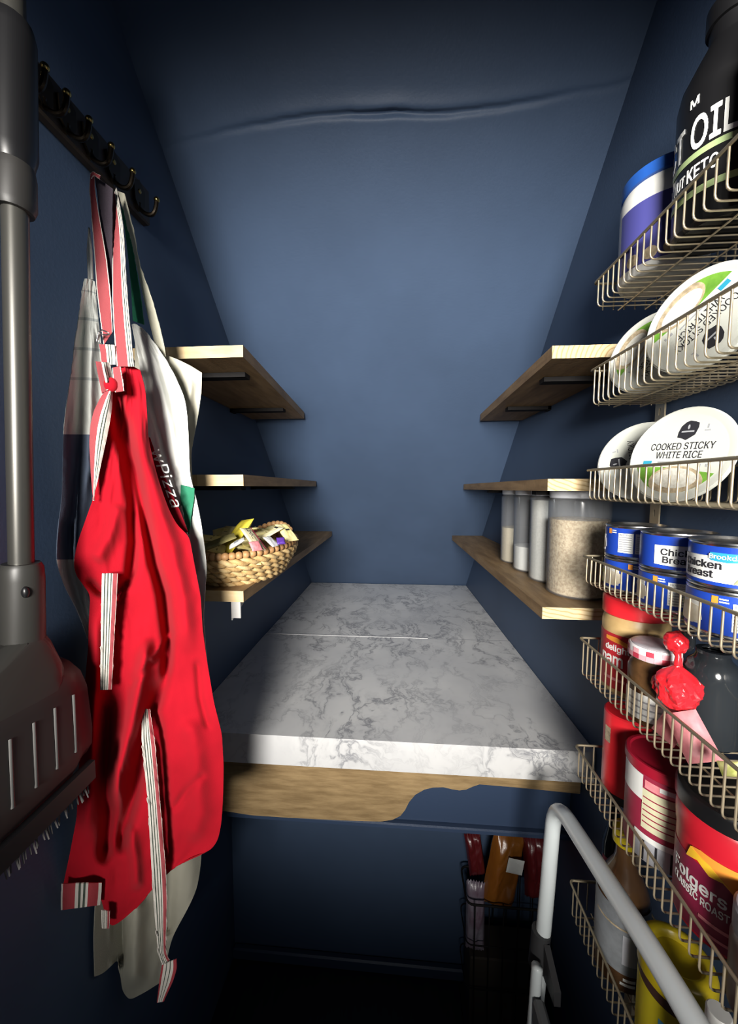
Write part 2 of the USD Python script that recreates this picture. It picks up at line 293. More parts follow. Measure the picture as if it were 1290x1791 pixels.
struct('wall_back', bx(XL - 0.02, 0.43, 0.99, 1.03, 0, 0.79), 'navy_paint', 'dark navy panel under the counter', 'wall')
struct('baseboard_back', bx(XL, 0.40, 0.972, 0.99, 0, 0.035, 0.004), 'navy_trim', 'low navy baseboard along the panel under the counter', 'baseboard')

# ================================================================ counter
ct = thing('countertop', 'deep counter wrapped in grey-veined white marble film, below the shelves', 'counter', M=mat4((-0.04, 0.753, 0.79)))
def slab(y0, y1, z0, z1): return prism([(XL + 0.001, y0), (xr(y0) - 0.001, y0), (xr(y1) - 0.001, y1), (XL + 0.001, y1)], 'z', z0, z1)
part(ct, 'front_slab', slab(0.753, 1.296, 0.793, 0.86), 'marble_film', label='nearer slab with the thick front edge')
part(ct, 'rear_slab', slab(1.2965, 2.026, 0.80, 0.8585), 'marble_film', label='farther slab behind the seam')
part(ct, 'seam_edge', prism([(XL + 0.002, 1.2955), (0.03, 1.2955), (0.11, 1.2965), (0.11, 1.2985), (0.03, 1.3005), (XL + 0.002, 1.3005)], 'z', 0.8583, 0.8609), 'raw_edge', label='thin white edge of the overlapped film')
# wooden valance with the scalloped lower edge
px = [(340, 1412), (395, 1419), (440, 1426), (500, 1430), (600, 1435), (665, 1437), (686, 1434), (700, 1427), (708, 1417), (715, 1403), (726, 1390), (742, 1381), (757, 1377.5), (775, 1377), (790, 1380.5), (803, 1382.5), (815, 1381), (826, 1376), (838, 1372), (900, 1377), (960, 1383), (1020, 1389)]
low = at([p[0] for p in px], [p[1] for p in px], Y=0.80)[:, [0, 2]]
low[:, 0] = np.clip(low[:, 0], XL + 0.002, 0.401); low[0, 0] = XL + 0.002
poly = Polygon(list(map(tuple, low)) + [(0.401, 0.7915), (XL + 0.002, 0.7915)]).buffer(0.0)
single('wooden_valance', prism(poly, 'y', 0.80, 0.824), 'weathered_wood', 'brown wooden valance with a scalloped lower edge under the counter front', 'valance')
rail = thing('support_rail', 'navy painted support rail across the closet behind the wooden valance', 'rail', M=mat4((-0.04, 0.84, 0.59)))
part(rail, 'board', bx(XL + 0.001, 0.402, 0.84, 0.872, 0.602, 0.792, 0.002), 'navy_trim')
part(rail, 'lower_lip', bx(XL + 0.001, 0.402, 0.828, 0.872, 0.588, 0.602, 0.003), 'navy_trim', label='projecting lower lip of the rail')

# ================================================================ six shelves
TH = 0.0205
def shelf(label, side, xf, xb, zf, zb, yb, brackets, cut='cut_pine', block=None):
    """side -1 left / 1 right; inner edge from xf at the front to xb at the back; top height zf -> zb."""
    yf = 0.65; wall = lambda y: (XL + 0.0005) if side < 0 else xr(y) - 0.0005
    t = thing('wall_shelf', label, 'shelf', 'plank shelves on the two side walls', M=mat4(((xf + wall(yf)) / 2, yf, zf)))
    def z(y): return zf + (zb - zf) * (y - yf) / (yb - yf)
    e = 0.0016
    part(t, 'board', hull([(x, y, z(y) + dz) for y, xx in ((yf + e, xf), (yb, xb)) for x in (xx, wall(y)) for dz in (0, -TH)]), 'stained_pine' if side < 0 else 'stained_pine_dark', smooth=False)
    x_in, x_out = xf, wall(yf); cut = 'cut_pine_plain' if side < 0 else cut
    if block is None: part(t, 'cut_end', bx(x_in, x_out, yf, yf + e, zf - TH, zf), cut, smooth=False, label='pale unstained cut end')
    else:
        part(t, 'cut_end', bx(x_in, block, yf, yf + e, zf - TH, zf), cut, smooth=False, label='pale unstained cut end')
        part(t, 'edging_strip', bx(block, x_out, yf - 0.0006, yf + e, zf - TH, zf), 'cut_pine_knot', smooth=False, label='darker end of the strip at the wall')
    for (y, L, m) in brackets:
        w = wall(y); s = -side; zz = z(y) - TH
        arm = hull([(x, yy, zz + dz) for x in (w, w + s * L) for yy in (y - 0.012, y + 0.012) for dz in (-0.0002, -0.009)])
        leg = bx(w, w + s * 0.008, y - 0.012, y + 0.012, zz - 0.0105, zz)
        part(t, 'bracket', [arm, leg], m, smooth=False)
    return t
shelf('upper left plank shelf with a thick pale end, above the white apron pocket', -1, -0.271, -0.305, 1.646, 1.640, 1.212, [(0.742, 0.178, 'black_metal'), (1.06, 0.155, 'black_metal')])
shelf('middle left plank shelf seen edge-on with a two-piece end', -1, -0.276, -0.318, 1.4205, 1.419, 1.440, [(0.80, 0.14, 'black_metal'), (1.2, 0.14, 'black_metal')], block=-0.362)
s3 = shelf('lower left plank shelf that carries the beaded basket', -1, -0.281, -0.300, 1.2075, 1.192, 1.68, [(1.1, 0.14, 'black_metal')])
part(s3, 'bracket', [bx(-0.313, -0.295, 0.668, 0.6705, 1.150, 1.187), bx(-0.313, -0.2955, 0.668, 0.80, 1.1845, 1.187), hull([(x, y, z) for x in (-0.3135, -0.3115) for (y, z) in ((0.669, 1.187), (0.80, 1.187), (0.669, 1.145))])], 'white_bracket', smooth=False, label='white angle bracket under the front')
shelf('upper right plank shelf with growth rings on its pale end', 1, 0.2525, 0.262, 1.630, 1.628, 1.228, [(0.765, 0.125, 'black_metal'), (1.03, 0.11, 'black_metal')])
shelf('middle right plank shelf with a knot in its pale end', 1, 0.2525, 0.254, 1.412, 1.407, 1.462, [(0.80, 0.12, 'black_metal'), (1.2, 0.11, 'black_metal')], block=0.3415)
shelf('lower right plank shelf that carries the four plastic canisters', 1, 0.2505, 0.248, 1.191, 1.176, 1.70, [(1.1, 0.12, 'black_metal')])
# ================================================================ wire rack on the right wall
material('champagne_wire', (0.50, 0.42, 0.29), rough=0.42, metal=0.7, spec=0.5)
material('champagne_dark', (0.34, 0.29, 0.20), rough=0.45, metal=0.7)
RF, RB, RY0, RY1 = 0.290, 0.392, 0.205, 0.600        # front and back of the baskets, near and far end
LEV = [(1.700, 0.038), (1.573, 0.052), (1.424, 0.044), (1.291, 0.040), (1.159, 0.055), (0.980, 0.045), (0.743, 0.050)]
FLOOR = [z - d + 0.0013 for z, d in LEV]
rack = thing('wire_rack', 'champagne wire rack of seven shallow baskets on the right wall, full of groceries', 'rack', M=mat4((0.345, 0.40, 0.0)))
WR = 0.00115
for z, dr in LEV:
    zb = z - dr; bk = 0.372 if z == 1.291 else RB
    rim = bend([(RF, RY0, z), (RF, RY1, z), (RB, RY1, z), (RB, RY0, z), (RF, RY0, z), (RF, RY1 - 0.05, z)], 0.006)
    bk = part(rack, 'basket', [tube(rim[:-1], 0.0019, 7)], 'champagne_dark', smooth=True, label='basket with thin upright wires and a thicker rim')
    for y in np.arange(RY0 + 0.004, RY1 - 0.002, 0.0126):
        part(bk, 'wire', tube(bend([(RF, y, z - 0.001), (RF, y, zb), (RB, y, zb), (RB, y, z - 0.001)], 0.006, 4), WR, 6), 'champagne_wire', smooth=True)
    for x in np.linspace(RF + 0.014, RB - 0.012, 6):
        part(bk, 'wire', tube([(x, RY1, z), (x, RY1, zb)], WR, 6), 'champagne_wire', smooth=True)
    for x in (RF + 0.034, RB - 0.03):
        part(bk, 'wire', tube([(x, RY0, zb - 2 * WR), (x, RY1 - 0.004, zb - 2 * WR)], WR, 6), 'champagne_wire', smooth=True)
for y in (0.612, 0.20):
    g = prism(Polygon([(y - 0.010, 0.5), (y + 0.010, 0.5), (y + 0.010, 1.73), (y - 0.010, 1.73)]).difference(__import__('shapely').union_all([sbox(y - 0.0018, q, y + 0.0018, q + 0.011) for q in np.arange(0.52, 1.72, 0.026)])), 'x', 0.400, 0.4025)
    arms = [hull([(x, yy, zz) for x, z0 in ((0.4005, -0.03), (0.392, -0.004)) for yy in (y - 0.002, y + 0.002) for zz in (z + z0, z + 0.006)]) for z, dr in LEV]
    part(rack, 'slotted_rail', [g] + arms + [bx(0.4025, 0.408, y - 0.01, y + 0.01, 0.5, 0.53), bx(0.4025, 0.408, y - 0.01, y + 0.01, 1.70, 1.73)], 'champagne_wire', smooth=False, label='slotted upright with basket arms')

def parts(t, name, ms, m, smooth=30, label=None):
    return [part(t, name, q, m, smooth, label=label) for q in ms]
def facing(X, Y): return math.degrees(math.atan2(-Y, -X))      # the side of a round thing that looks at the door
material('white_plastic', (0.72, 0.72, 0.69), rough=0.4)
material('blue_plastic', (0.02, 0.10, 0.42), rough=0.35)
material('indigo_print', (0.065, 0.065, 0.26), rough=0.45)
material('black_plastic', (0.008, 0.008, 0.009), rough=0.35)
material('print_white', (0.74, 0.75, 0.72), rough=0.5)
material('print_cream', (0.72, 0.66, 0.42), rough=0.5)
material('print_grey', (0.33, 0.34, 0.36), rough=0.5)
material('print_black', (0.02, 0.02, 0.025), rough=0.5)
material('print_sage', (0.36, 0.47, 0.22), rough=0.5)
material('print_green', (0.19, 0.42, 0.05), rough=0.5, color2=(0.11, 0.27, 0.03), vscale=60)
material('print_maroon', (0.28, 0.02, 0.05), rough=0.45)
material('print_tan', (0.62, 0.50, 0.33), rough=0.5, vary=0.5, vscale=150)
material('steel', (0.62, 0.62, 0.62), rough=0.25, metal=1.0)
material('can_blue', (0.012, 0.055, 0.40), rough=0.35, spec=0.5)
material('teal_print', (0.03, 0.30, 0.45), rough=0.4)
material('pale_yellow', (0.74, 0.70, 0.30), rough=0.5, color2=(0.60, 0.66, 0.16), vscale=90)
material('lettuce', (0.40, 0.46, 0.05), rough=0.5, color2=(0.62, 0.66, 0.25), vscale=120)
material('chicken_print', (0.72, 0.62, 0.44), rough=0.5, color2=(0.78, 0.74, 0.62), vscale=80)
material('orange_print', (0.80, 0.30, 0.04), rough=0.45)
material('amber_print', (0.85, 0.50, 0.03), rough=0.45)
material('red_plastic', (0.52, 0.012, 0.025), rough=0.35)
material('bright_red', (0.72, 0.02, 0.03), rough=0.3)
material('red_print', (0.45, 0.02, 0.03), rough=0.4)
material('wine_print', (0.24, 0.012, 0.05), rough=0.45)
material('deep_red_lid', (0.30, 0.006, 0.022), rough=0.4)

def label_ring(t, R, c, z0, z1, m, name='label', p=None, lift=0.0002, label=None, n=40):
    p = p or (0, 359.99); return part(t, name, band(R, c, z0, z1, p[0], p[1], lift, n), m, smooth=50, label=label)

# ---- top basket: white tub with a blue lid, black oil bottle, dark red pouch
c = V(0.340, 0.532, FLOOR[0]); R = 0.0475; f0 = facing(c[0], c[1])
t = thing('plastic_tub', 'white tub with blue lid and violet-blue label at the far end of the top basket', 'tub', M=mat4(c))
part(t, 'body', lathe([(0, 0.002), (R - 0.008, 0.002), (R - 0.006, 0), (R - 0.002, 0.002), (R, 0.008), (R, 0.100), (R - 0.002, 0.110), (R - 0.004, 0.113), (0, 0.113)], c), 'white_plastic', smooth=40)
part(t, 'lid', lathe([(0, 0.1131), (R - 0.003, 0.1131), (R - 0.001, 0.1145), (R - 0.001, 0.128), (R - 0.004, 0.1305), (0, 0.1305)], c), 'blue_plastic', smooth=40)
lb = label_ring(t, R, c, 0.012, 0.087, 'indigo_print', p=(f0 - 65, f0 + 38), label='violet-blue printed panel')
label_ring(t, R, c, 0.012, 0.087, 'print_white', p=(f0 + 39, f0 + 120))
for k, (a, zz) in enumerate(((-38, 0.020), (-14, 0.021), (10, 0.022))):
    part(t, 'printed_nut', wrap(flat_poly(Point(0, 0).buffer(0.0075, 8)), R, c, f0 + a, zz, 0.0006), 'print_tan', smooth=50)
part(t, 'printed_line', band(R, c, 0.05, 0.0535, f0 + 40, f0 + 52, 0.0006), 'indigo_print', smooth=50)
c = V(0.336, 0.437, FLOOR[0]); R = 0.041; f0 = facing(c[0], c[1])
t = thing('oil_bottle', 'black bottle lettered OIL in white over a pale green stripe, in the top wire basket', 'bottle', M=mat4(c))
part(t, 'body', lathe([(0, 0.0), (R - 0.004, 0.0), (R, 0.004), (R, 0.135), (R - 0.003, 0.150), (R - 0.013, 0.170), (0.020, 0.185), (0.018, 0.189), (0.018, 0.203), (0, 0.203)], c), 'black_plastic', smooth=40)
part(t, 'cap', lathe([(0, 0.2031), (0.021, 0.2031), (0.021, 0.222), (0.019, 0.224), (0, 0.224)], c), 'black_plastic', smooth=40)
part(t, 'lettering', wrap(text('MCT OIL', 0.029, bold=True, sx=0.54), R, c, f0 - 52, 0.0755, 0.0003), 'print_white', smooth=False, label='white letters MCT OIL')
parts(t, 'green_stripe', [band(R, c, 0.066, 0.072, f0 - 80, f0 + 60, 0.0003), band(R, c, 0.030, 0.0365, f0 - 80, f0 + 60, 0.0003)], 'print_sage', smooth=50)
parts(t, 'small_print', [wrap(text('COCONUT', 0.0105, bold=True, sx=0.55), R, c, f0 - 74, 0.047, 0.0003), wrap(text('KETO', 0.0125, bold=True, sx=0.6), R, c, f0 - 24, 0.047, 0.0003), wrap(text('M', 0.008, bold=True), R, c, f0 - 37, 0.118, 0.0003)], 'print_white', smooth=False)
R2 = 0.036; c = V(0.334, 0.352, FLOOR[0])
t = thing('maroon_bottle', 'dark bottle with a maroon label, nearest the door in the top wire basket', 'bottle', M=mat4(c))
part(t, 'body', lathe([(0, 0), (R2 - 0.004, 0), (R2, 0.004), (R2, 0.12), (R2 - 0.012, 0.15), (0.014, 0.165), (0.014, 0.19), (0, 0.19)], c), 'black_plastic', smooth=40)
label_ring(t, R2, c, 0.012, 0.085, 'print_maroon')

# ---- rice bowls
def bowl_parts(t):
    """A bowl standing at the origin with its printed lid facing +Z, its text along +X."""
    R = 0.062
    ell = lambda m: m
    part(t, 'bowl', lathe([(0, -0.036), (0.040, -0.036), (0.043, -0.034), (0.0555, -0.004), (0.060, -0.0035), (0.062, -0.0022), (0.062, -0.0005), (0.0605, 0.0), (0, 0.0)], n=56), 'bowl_white', smooth=35)
    part(t, 'lid_film', lathe([(0, 0.0002), (0.052, 0.0002), (0.0535, 0.0010), (0.060, 0.0012), (0.0605, 0.0008), (0.0605, 0.0001), (0.054, 0.00005), (0, 0.00005)], n=56), 'bowl_white', smooth=35)
    z = 0.0003
    def pr(name, m, mat, zz=z, label=None): [part(t, name, moved(q, (0, 0, zz)), mat, smooth=False, label=label) for q in (m if isinstance(m, list) else [m])]
    disc = Point(0, 0).buffer(0.0505, 24)
    band_ = disc.intersection(Polygon([(-0.06, -0.017), (-0.01, -0.0165), (0.06, -0.026), (0.06, -0.06), (-0.06, -0.06)]))
    pr('green_band', flat_poly(band_, 0.0002), 'print_green', label='printed green foot of the lid')
    rice = Point(0, 0).buffer(1, 24); import shapely.affinity as sa
    pr('printed_bowl', flat_poly(sa.translate(sa.scale(rice, 0.031, 0.020), 0.004, -0.035).intersection(disc), 0.0002), 'print_tan', z + 0.0002)
    pr('printed_rice', flat_poly(sa.translate(sa.scale(rice, 0.025, 0.013), 0.003, -0.031).intersection(disc), 0.0002), 'rice_print', z + 0.0004)
    badge = Polygon([(0, 0.0125), (0.006, 0.011), (0.0105, 0.009), (0.011, 0.003), (0.009, -0.006), (0.003, -0.0105), (0, -0.0125), (-0.005, -0.010), (-0.0105, -0.0085), (-0.0105, -0.002), (-0.0085, 0.006), (-0.004, 0.011)])
    pr('badge', flat_poly(sa.translate(badge, 0.004, 0.031), 0.0002), 'print_black', label='dark leaf-shaped badge')
    pr('badge_mark', [flat_poly(sa.translate(sa.scale(rice, 0.0012, 0.003), 0.004, 0.0355), 0.0002), flat_poly(sbox(-0.003, 0.0285, 0.011, 0.0305), 0.0002)], 'print_grey', z + 0.0002)
    pr('lettering', [moved(text('COOKED STICKY', 0.0088, 0.0002, sx=0.74), (0.001, 0.0065, 0)), moved(text('WHITE RICE', 0.0088, 0.0002, sx=0.74), (0.0, -0.0048, 0))], 'print_black', label='black letters COOKED STICKY WHITE RICE')
    pr('small_print', [flat_poly(sbox(-0.022, -0.0105, -0.006, -0.0088), 0.0002), flat_poly(sbox(-0.003, -0.0107, 0.018, -0.009), 0.0002), flat_poly(sbox(0.0255, -0.016, 0.0285, -0.0125), 0.0002), flat_poly(sbox(0.0335, -0.016, 0.0355, -0.0125), 0.0002), flat_poly(sbox(0.0225, 0.029, 0.0285, 0.0305), 0.0002), flat_poly(sbox(0.0245, 0.0325, 0.0262, 0.0375), 0.0002)], 'print_grey')
    pr('blue_mark', flat_poly(sbox(-0.041, -0.014, -0.030, -0.008), 0.0002), 'teal_print')
material('bowl_white', (0.56, 0.575, 0.52), rough=0.42, spec=0.4)
material('rice_print', (0.74, 0.73, 0.66), rough=0.5, color2=(0.60, 0.58, 0.50), vscale=260)
def bowl_pose(X, Y, zfloor, az, lean, spin, r=0.062 * 0.90):
    """Stands on its rim on the basket floor; az: the way its lid looks (degrees from +X), lean: tipped back, spin: turned about its own axis."""
    a, l = math.radians(az), math.radians(lean)
    n = V(math.cos(a) * math.cos(l), math.sin(a) * math.cos(l), math.sin(l)); right = np.cross([0, 0, 1.0], n); right /= np.linalg.norm(right); up = np.cross(n, right)
    Rm = np.stack([right, up, n], 1) @ rotz(spin) * BR; return mat4((X, Y, zfloor + r * math.cos(l) + 0.036 * 0), Rm)
BR = 0.90
BOWLS = [  # X, Y, basket, az, lean, spin, label
    (0.320, 0.455, 2, -157, 14, -3, 'rice bowl with upright black lettering in the middle of the third basket'),
    (0.336, 0.545, 2, -140, 16, 104, 'white rice bowl turned sideways at the far end of the third wire basket'),
    (0.357, 0.356, 2, -178, 6, 70, 'white rice bowl half out of the picture in the third wire basket'),
    (0.336, 0.532, 1, -146, 12, -118, 'white rice bowl at the far end of the second wire basket'),
    (0.322, 0.438, 1, -156, 8, -140, 'white rice bowl lettered upside down in the middle of the second wire basket'),
    (0.351, 0.342, 1, -178, 3, 40, 'white rice bowl cut off by the picture edge in the second wire basket'),
]
first = None
for X, Y, b, az, ln, sp, lab in BOWLS:
    M = bowl_pose(X, Y, FLOOR[b] + 0.0005, az, ln, sp)
    if first is None: first = thing('rice_bowl', lab, 'bowl', 'plastic bowls of cooked rice in the wire baskets', M=M, world=False); bowl_parts(first)
    else: dup(first, M, lab)

# ---- six blue cans in three stacks
def can_parts(t, R=0.0372, H=0.0465):
    part(t, 'body', lathe([(0, 0.0015), (R - 0.003, 0.0015), (R - 0.0022, 0), (R, 0.0005), (R + 0.0004, 0.002), (R - 0.0003, 0.0035), (R - 0.0003, H - 0.0035), (R + 0.0004, H - 0.002), (R, H - 0.0003), (R - 0.002, H), (R - 0.0032, H - 0.003), (0, H - 0.003)], n=56), 'steel', smooth=35)
    Rl = R - 0.0003; O = (0, 0, 0)
    label_ring(t, Rl, O, 0.0042, H - 0.0042, 'can_blue', n=56)
    xs = np.linspace(-1, 1, 30); w = 0.050
    top, bot = 0.0315 + 0.0012 * (1 - xs ** 2), 0.0075 + 0.0015 * xs ** 2
    part(t, 'white_panel', wrap(flat_poly([(x * w, z) for x, z in zip(xs, bot)] + [(x * w, z) for x, z in zip(xs[::-1], top[::-1])]), Rl, O, 0, 0, 0.0006), 'print_white', smooth=50)
    parts(t, 'lettering', [wrap(text('Chicken', 0.0072, sx=1.02, bold=True), Rl, O, -38, 0.0206, 0.0010), wrap(text('Breast', 0.0072, sx=1.02, bold=True), Rl, O, -41, 0.0115, 0.0010)], 'print_black', smooth=False, label='black letters Chicken Breast')
    part(t, 'brand_tag', wrap(flat_poly([(-0.014, 0.030), (-0.012, 0.0285), (0.0, 0.0275), (0.0145, 0.0295), (0.0155, 0.0345), (0.013, 0.0365), (-0.0135, 0.0365)]), Rl, O, -2, 0, 0.0010), 'teal_print', smooth=50, label='teal tag lettered Brookdale')
    part(t, 'brand_lettering', wrap(text('Brookdale', 0.0044, bold=True), Rl, O, -2, 0.0305, 0.0014), 'print_white', smooth=False)
    part(t, 'printed_chicken', wrap(flat_poly(Polygon([(-0.012, 0.009), (0.02, 0.008), (0.03, 0.014), (0.028, 0.026), (0.012, 0.029), (-0.004, 0.025), (-0.011, 0.017)])), Rl, O, 37, 0, 0.0010), 'chicken_print', smooth=50)
    parts(t, 'printed_lettuce', [wrap(flat_poly(Polygon([(-0.012, 0.008), (0.006, 0.0085), (0.001, 0.014), (-0.008, 0.0155)])), Rl, O, 24, 0, 0.0014), wrap(flat_poly(Polygon([(-0.006, 0.022), (0.009, 0.0225), (0.006, 0.0275), (-0.002, 0.0272)])), Rl, O, 28, 0, 0.0014)], 'lettuce', smooth=50)
    parts(t, 'facts_panel', [band(Rl, O, 0.009, 0.036, 118, 146, 0.0006), band(Rl, O, 0.009, 0.036, 149, 185, 0.0006)], 'print_white', smooth=50, label='white nutrition panel')
    part(t, 'facts_text', [band(Rl, O, z, z + 0.0011, 120, 143, 0.0010) for z in np.arange(0.011, 0.030, 0.0031)] + [band(Rl, O, z, z + 0.001, 151, 182, 0.0010) for z in np.arange(0.011, 0.034, 0.0026)] + [wrap(text('Nutrition', 0.0026), Rl, O, 132, 0.0325, 0.001)], 'print_grey', smooth=False, kind='stuff')
    part(t, 'orange_mark', band(Rl, O, 0.034, 0.041, 94, 102, 0.0006), 'orange_print', smooth=50)
    parts(t, 'small_print', [band(Rl, O, 0.0352, 0.0366, 103, 114, 0.0006), band(Rl, O, 0.0380, 0.0394, 103, 113, 0.0006)], 'print_white', smooth=50)
H = 0.0468; canf = None
CANS = [(0.341, 0.398, 0, -6, 'nearest top can in the fourth wire basket, with the teal brand tag in full view'), (0.341, 0.398, 1, -118, 'nearest bottom can in the fourth basket, its white panel behind the wires'),
        (0.340, 0.4755, 0, 44, 'middle top can in the fourth basket, cut short at the letters Chi and Bre'), (0.340, 0.4755, 1, -128, 'middle bottom can in the fourth wire basket, behind the wires'),
        (0.339, 0.553, 0, -150, 'farthest top can in the fourth wire basket, showing its nutrition panel'), (0.339, 0.553, 1, -105, 'farthest bottom can in the fourth wire basket')]
for X, Y, low_, turn, lab in CANS:
    M = mat4((X, Y, FLOOR[3] + 0.0002 + (0 if low_ else H)), rotz(facing(X, Y) + turn)); lab = 'blue ' + lab if False else lab
    if canf is None: canf = thing('food_can', lab, 'can', 'blue cans of chicken breast in the fourth wire basket', M=M, world=False); can_parts(canf)
    else: dup(canf, M, lab)
# ================================================================ lower baskets
material('peanut', (0.52, 0.36, 0.16), rough=0.4, color2=(0.44, 0.29, 0.12), vscale=30)
material('gingham_white', (0.74, 0.70, 0.70), rough=0.6)
material('gingham_red', (0.42, 0.03, 0.06), rough=0.6)
material('gingham_pink', (0.68, 0.32, 0.36), rough=0.6)
material('film_grey', (0.42, 0.39, 0.42), rough=0.3, vary=0.3, vscale=60)
material('jam_brown', (0.10, 0.05, 0.02), rough=0.25, color2=(0.06, 0.03, 0.012), vscale=60)
material('dark_glass', (0.022, 0.026, 0.03), rough=0.12, spec=0.5)
material('pink_paper', (0.76, 0.28, 0.30), rough=0.45, color2=(0.66, 0.20, 0.23), vscale=70)
material('red_foil', (0.70, 0.02, 0.03), rough=0.18, spec=0.8, coat=0.6, bump=0.3, bscale=90)
material('yellow_plastic', (0.52, 0.40, 0.015), rough=0.3, spec=0.5)
material('yellow_print', (0.60, 0.50, 0.02), rough=0.45)
material('beige_facts', (0.62, 0.60, 0.40), rough=0.5)
material('silver_facts', (0.45, 0.46, 0.50), rough=0.4)
material('brown_glass', (0.07, 0.035, 0.028), rough=0.35, spec=0.5)
material('brown_syrup', (0.09, 0.045, 0.02), rough=0.2, spec=0.6)
material('grey_label', (0.26, 0.28, 0.30), rough=0.45, vary=0.25, vscale=50)
material('sky_print', (0.10, 0.35, 0.60), rough=0.45)
pane('clear_glass', (0.86, 0.90, 0.90), 0.05, 0.05)

# ---- fifth basket
c = V(0.341, 0.548, FLOOR[4]); R = 0.0405; f0 = facing(c[0], c[1])
t = thing('peanut_butter_jar', 'tall jar of tan spread with a red lid and red label, in the fifth basket', 'jar', M=mat4(c))
part(t, 'body', lathe([(0, 0), (R - 0.005, 0), (R, 0.005), (R, 0.100), (R - 0.001, 0.106), (R - 0.003, 0.112), (0, 0.112)], c), 'peanut', smooth=40)
part(t, 'lid', lathe([(0, 0.1122), (R - 0.001, 0.1122), (R + 0.0006, 0.114), (R + 0.0006, 0.136), (R - 0.002, 0.1385), (0, 0.1385)], c), 'bright_red', smooth=40, label='red screw lid')
label_ring(t, R, c, 0.010, 0.088, 'red_print', n=56)
part(t, 'orange_swoosh', wrap(flat_poly([(-0.036, 0.083), (-0.02, 0.084), (-0.004, 0.079), (0.010, 0.069), (0.013, 0.062), (0.0, 0.071), (-0.014, 0.076), (-0.036, 0.078)]), R, c, f0 - 2, 0, 0.0006), 'orange_print', smooth=50)
part(t, 'yellow_swoosh', wrap(flat_poly([(-0.006, 0.0785), (0.010, 0.0685), (0.0125, 0.0625), (0.001, 0.0715)]), R, c, f0 - 3, 0, 0.0010), 'amber_print', smooth=50)
parts(t, 'lettering', [wrap(text('delight', 0.0085, bold=True, sx=0.9), R, c, f0 - 30, 0.064, 0.0006), wrap(text('nam', 0.0175, bold=True, sx=0.72), R, c, f0 - 40, 0.0435, 0.0006)], 'print_white', smooth=False)
parts(t, 'pink_bar', [band(R, c, 0.079, 0.083, f0 + 8, f0 + 36, 0.0006), band(R, c, 0.0715, 0.0755, f0 + 22, f0 + 40, 0.0006), band(R, c, 0.022, 0.026, f0 - 55, f0 - 12, 0.0006)], 'pink_paper', smooth=50)
part(t, 'facts_panel', band(R, c, 0.03, 0.078, f0 + 58, f0 + 90, 0.0006), 'print_grey', smooth=50)
c = V(0.319, 0.474, FLOOR[4]); R = 0.0265; f0 = facing(c[0], c[1])
t = thing('jam_jar', 'small jam jar with a red gingham cloth lid, between tall jar and red sweets bag', 'jar', M=mat4(c))
part(t, 'body', lathe([(0, 0), (R - 0.006, 0), (R, 0.006), (R, 0.070), (R - 0.004, 0.080), (R - 0.006, 0.083), (0, 0.083)], c), 'jam_brown', smooth=40)
part(t, 'lid', lathe([(0, 0.0832), (R - 0.001, 0.0832), (R + 0.0005, 0.0845), (R + 0.0005, 0.097), (R - 0.001, 0.099), (0, 0.099)], c), 'gingham_white', smooth=40, label='gingham lid')
n = 22
for k in range(n):
    a0 = f0 - 180 + k * 360 / n
    for q in range(2):
        if (k % 2) and q == 1: continue
        part(t, 'gingham_check', band(R + 0.0005, c, 0.0846 + q * 0.0062, 0.0846 + q * 0.0062 + 0.0060, a0, a0 + 360 / n * 0.98, 0.0002), 'gingham_red' if (k % 2 == 0 and q == (k // 2) % 2) else 'gingham_pink', smooth=50)
part(t, 'lid_film', lathe([(0, 0.0991), (R - 0.002, 0.0991), (R - 0.003, 0.1005), (R - 0.008, 0.1015), (0, 0.1008)], c), 'film_grey', smooth=50)
label_ring(t, R, c, 0.010, 0.042, 'print_white', p=(f0 - 80, f0 + 60), label='white paper label')
part(t, 'tall_label', band(R, c, 0.042, 0.069, f0 + 8, f0 + 48, 0.0002), 'print_white', smooth=50)
parts(t, 'printed_line', [band(R, c, z, z + 0.002, f0 - 60, f0 + 40, 0.0006) for z in (0.016, 0.024, 0.032)], 'print_grey', smooth=50)
# clear bottle behind, with a black ball stopper
c = V(0.3615, 0.4425, FLOOR[4]); R = 0.0265
t = thing('glass_bottle', 'dark clear glass bottle standing behind the red sweets bag in the fifth basket', 'bottle', M=mat4(c))
part(t, 'body', lathe([(0, 0), (R - 0.004, 0), (R, 0.004), (R, 0.070), (R - 0.002, 0.078), (R - 0.001, 0.081), (R - 0.004, 0.092), (R - 0.010, 0.098), (R - 0.012, 0.104), (0, 0.104)], c), 'dark_glass', smooth=40)
part(t, 'neck_ring', lathe([(0.010, 0.104), (R - 0.011, 0.104), (R - 0.011, 0.108), (0.010, 0.108)], c), 'dark_glass', smooth=40)
# red sweets bag: a twisted cellophane parcel
c = V(0.313, 0.427, FLOOR[4])
t = thing('sweets_bag', 'shiny red cellophane parcel tied at the neck with a round red tuft', 'bag', M=mat4(c))
m = trimesh.creation.icosphere(3); v = m.vertices.copy(); nz = 1.5 * (meshkit.fbm(v * 3.1 + 7, 3, 3) - 0.5)
ang = np.arctan2(v[:, 1], v[:, 0]); body = v * V(0.0205, 0.0205, 0.026); body[:, 2] += 0.070
topk = np.clip((body[:, 2] - 0.083) / 0.014, 0, 1)[:, None]; body[:, :2] *= (1 - 0.55 * topk); body *= 1; body[:, :2] *= (1 + 0.35 * nz[:, None] + 0.16 * np.abs(np.sin(ang * 3.5 + v[:, 2] * 1.5))[:, None] - 0.08)
body[:, 0] = np.clip(body[:, 0], -0.0215, 0.02)
m2 = trimesh.Trimesh(body + c, m.faces, process=False); bag = part(t, 'pouch', m2, 'red_foil', smooth=14)
part(t, 'neck_tie', tube([c + V(0, 0, 0.095), c + V(0.001, 0.002, 0.104), c + V(0.0, 0.004, 0.110)], [0.0045, 0.003, 0.0045], 8), 'red_foil', smooth=True)
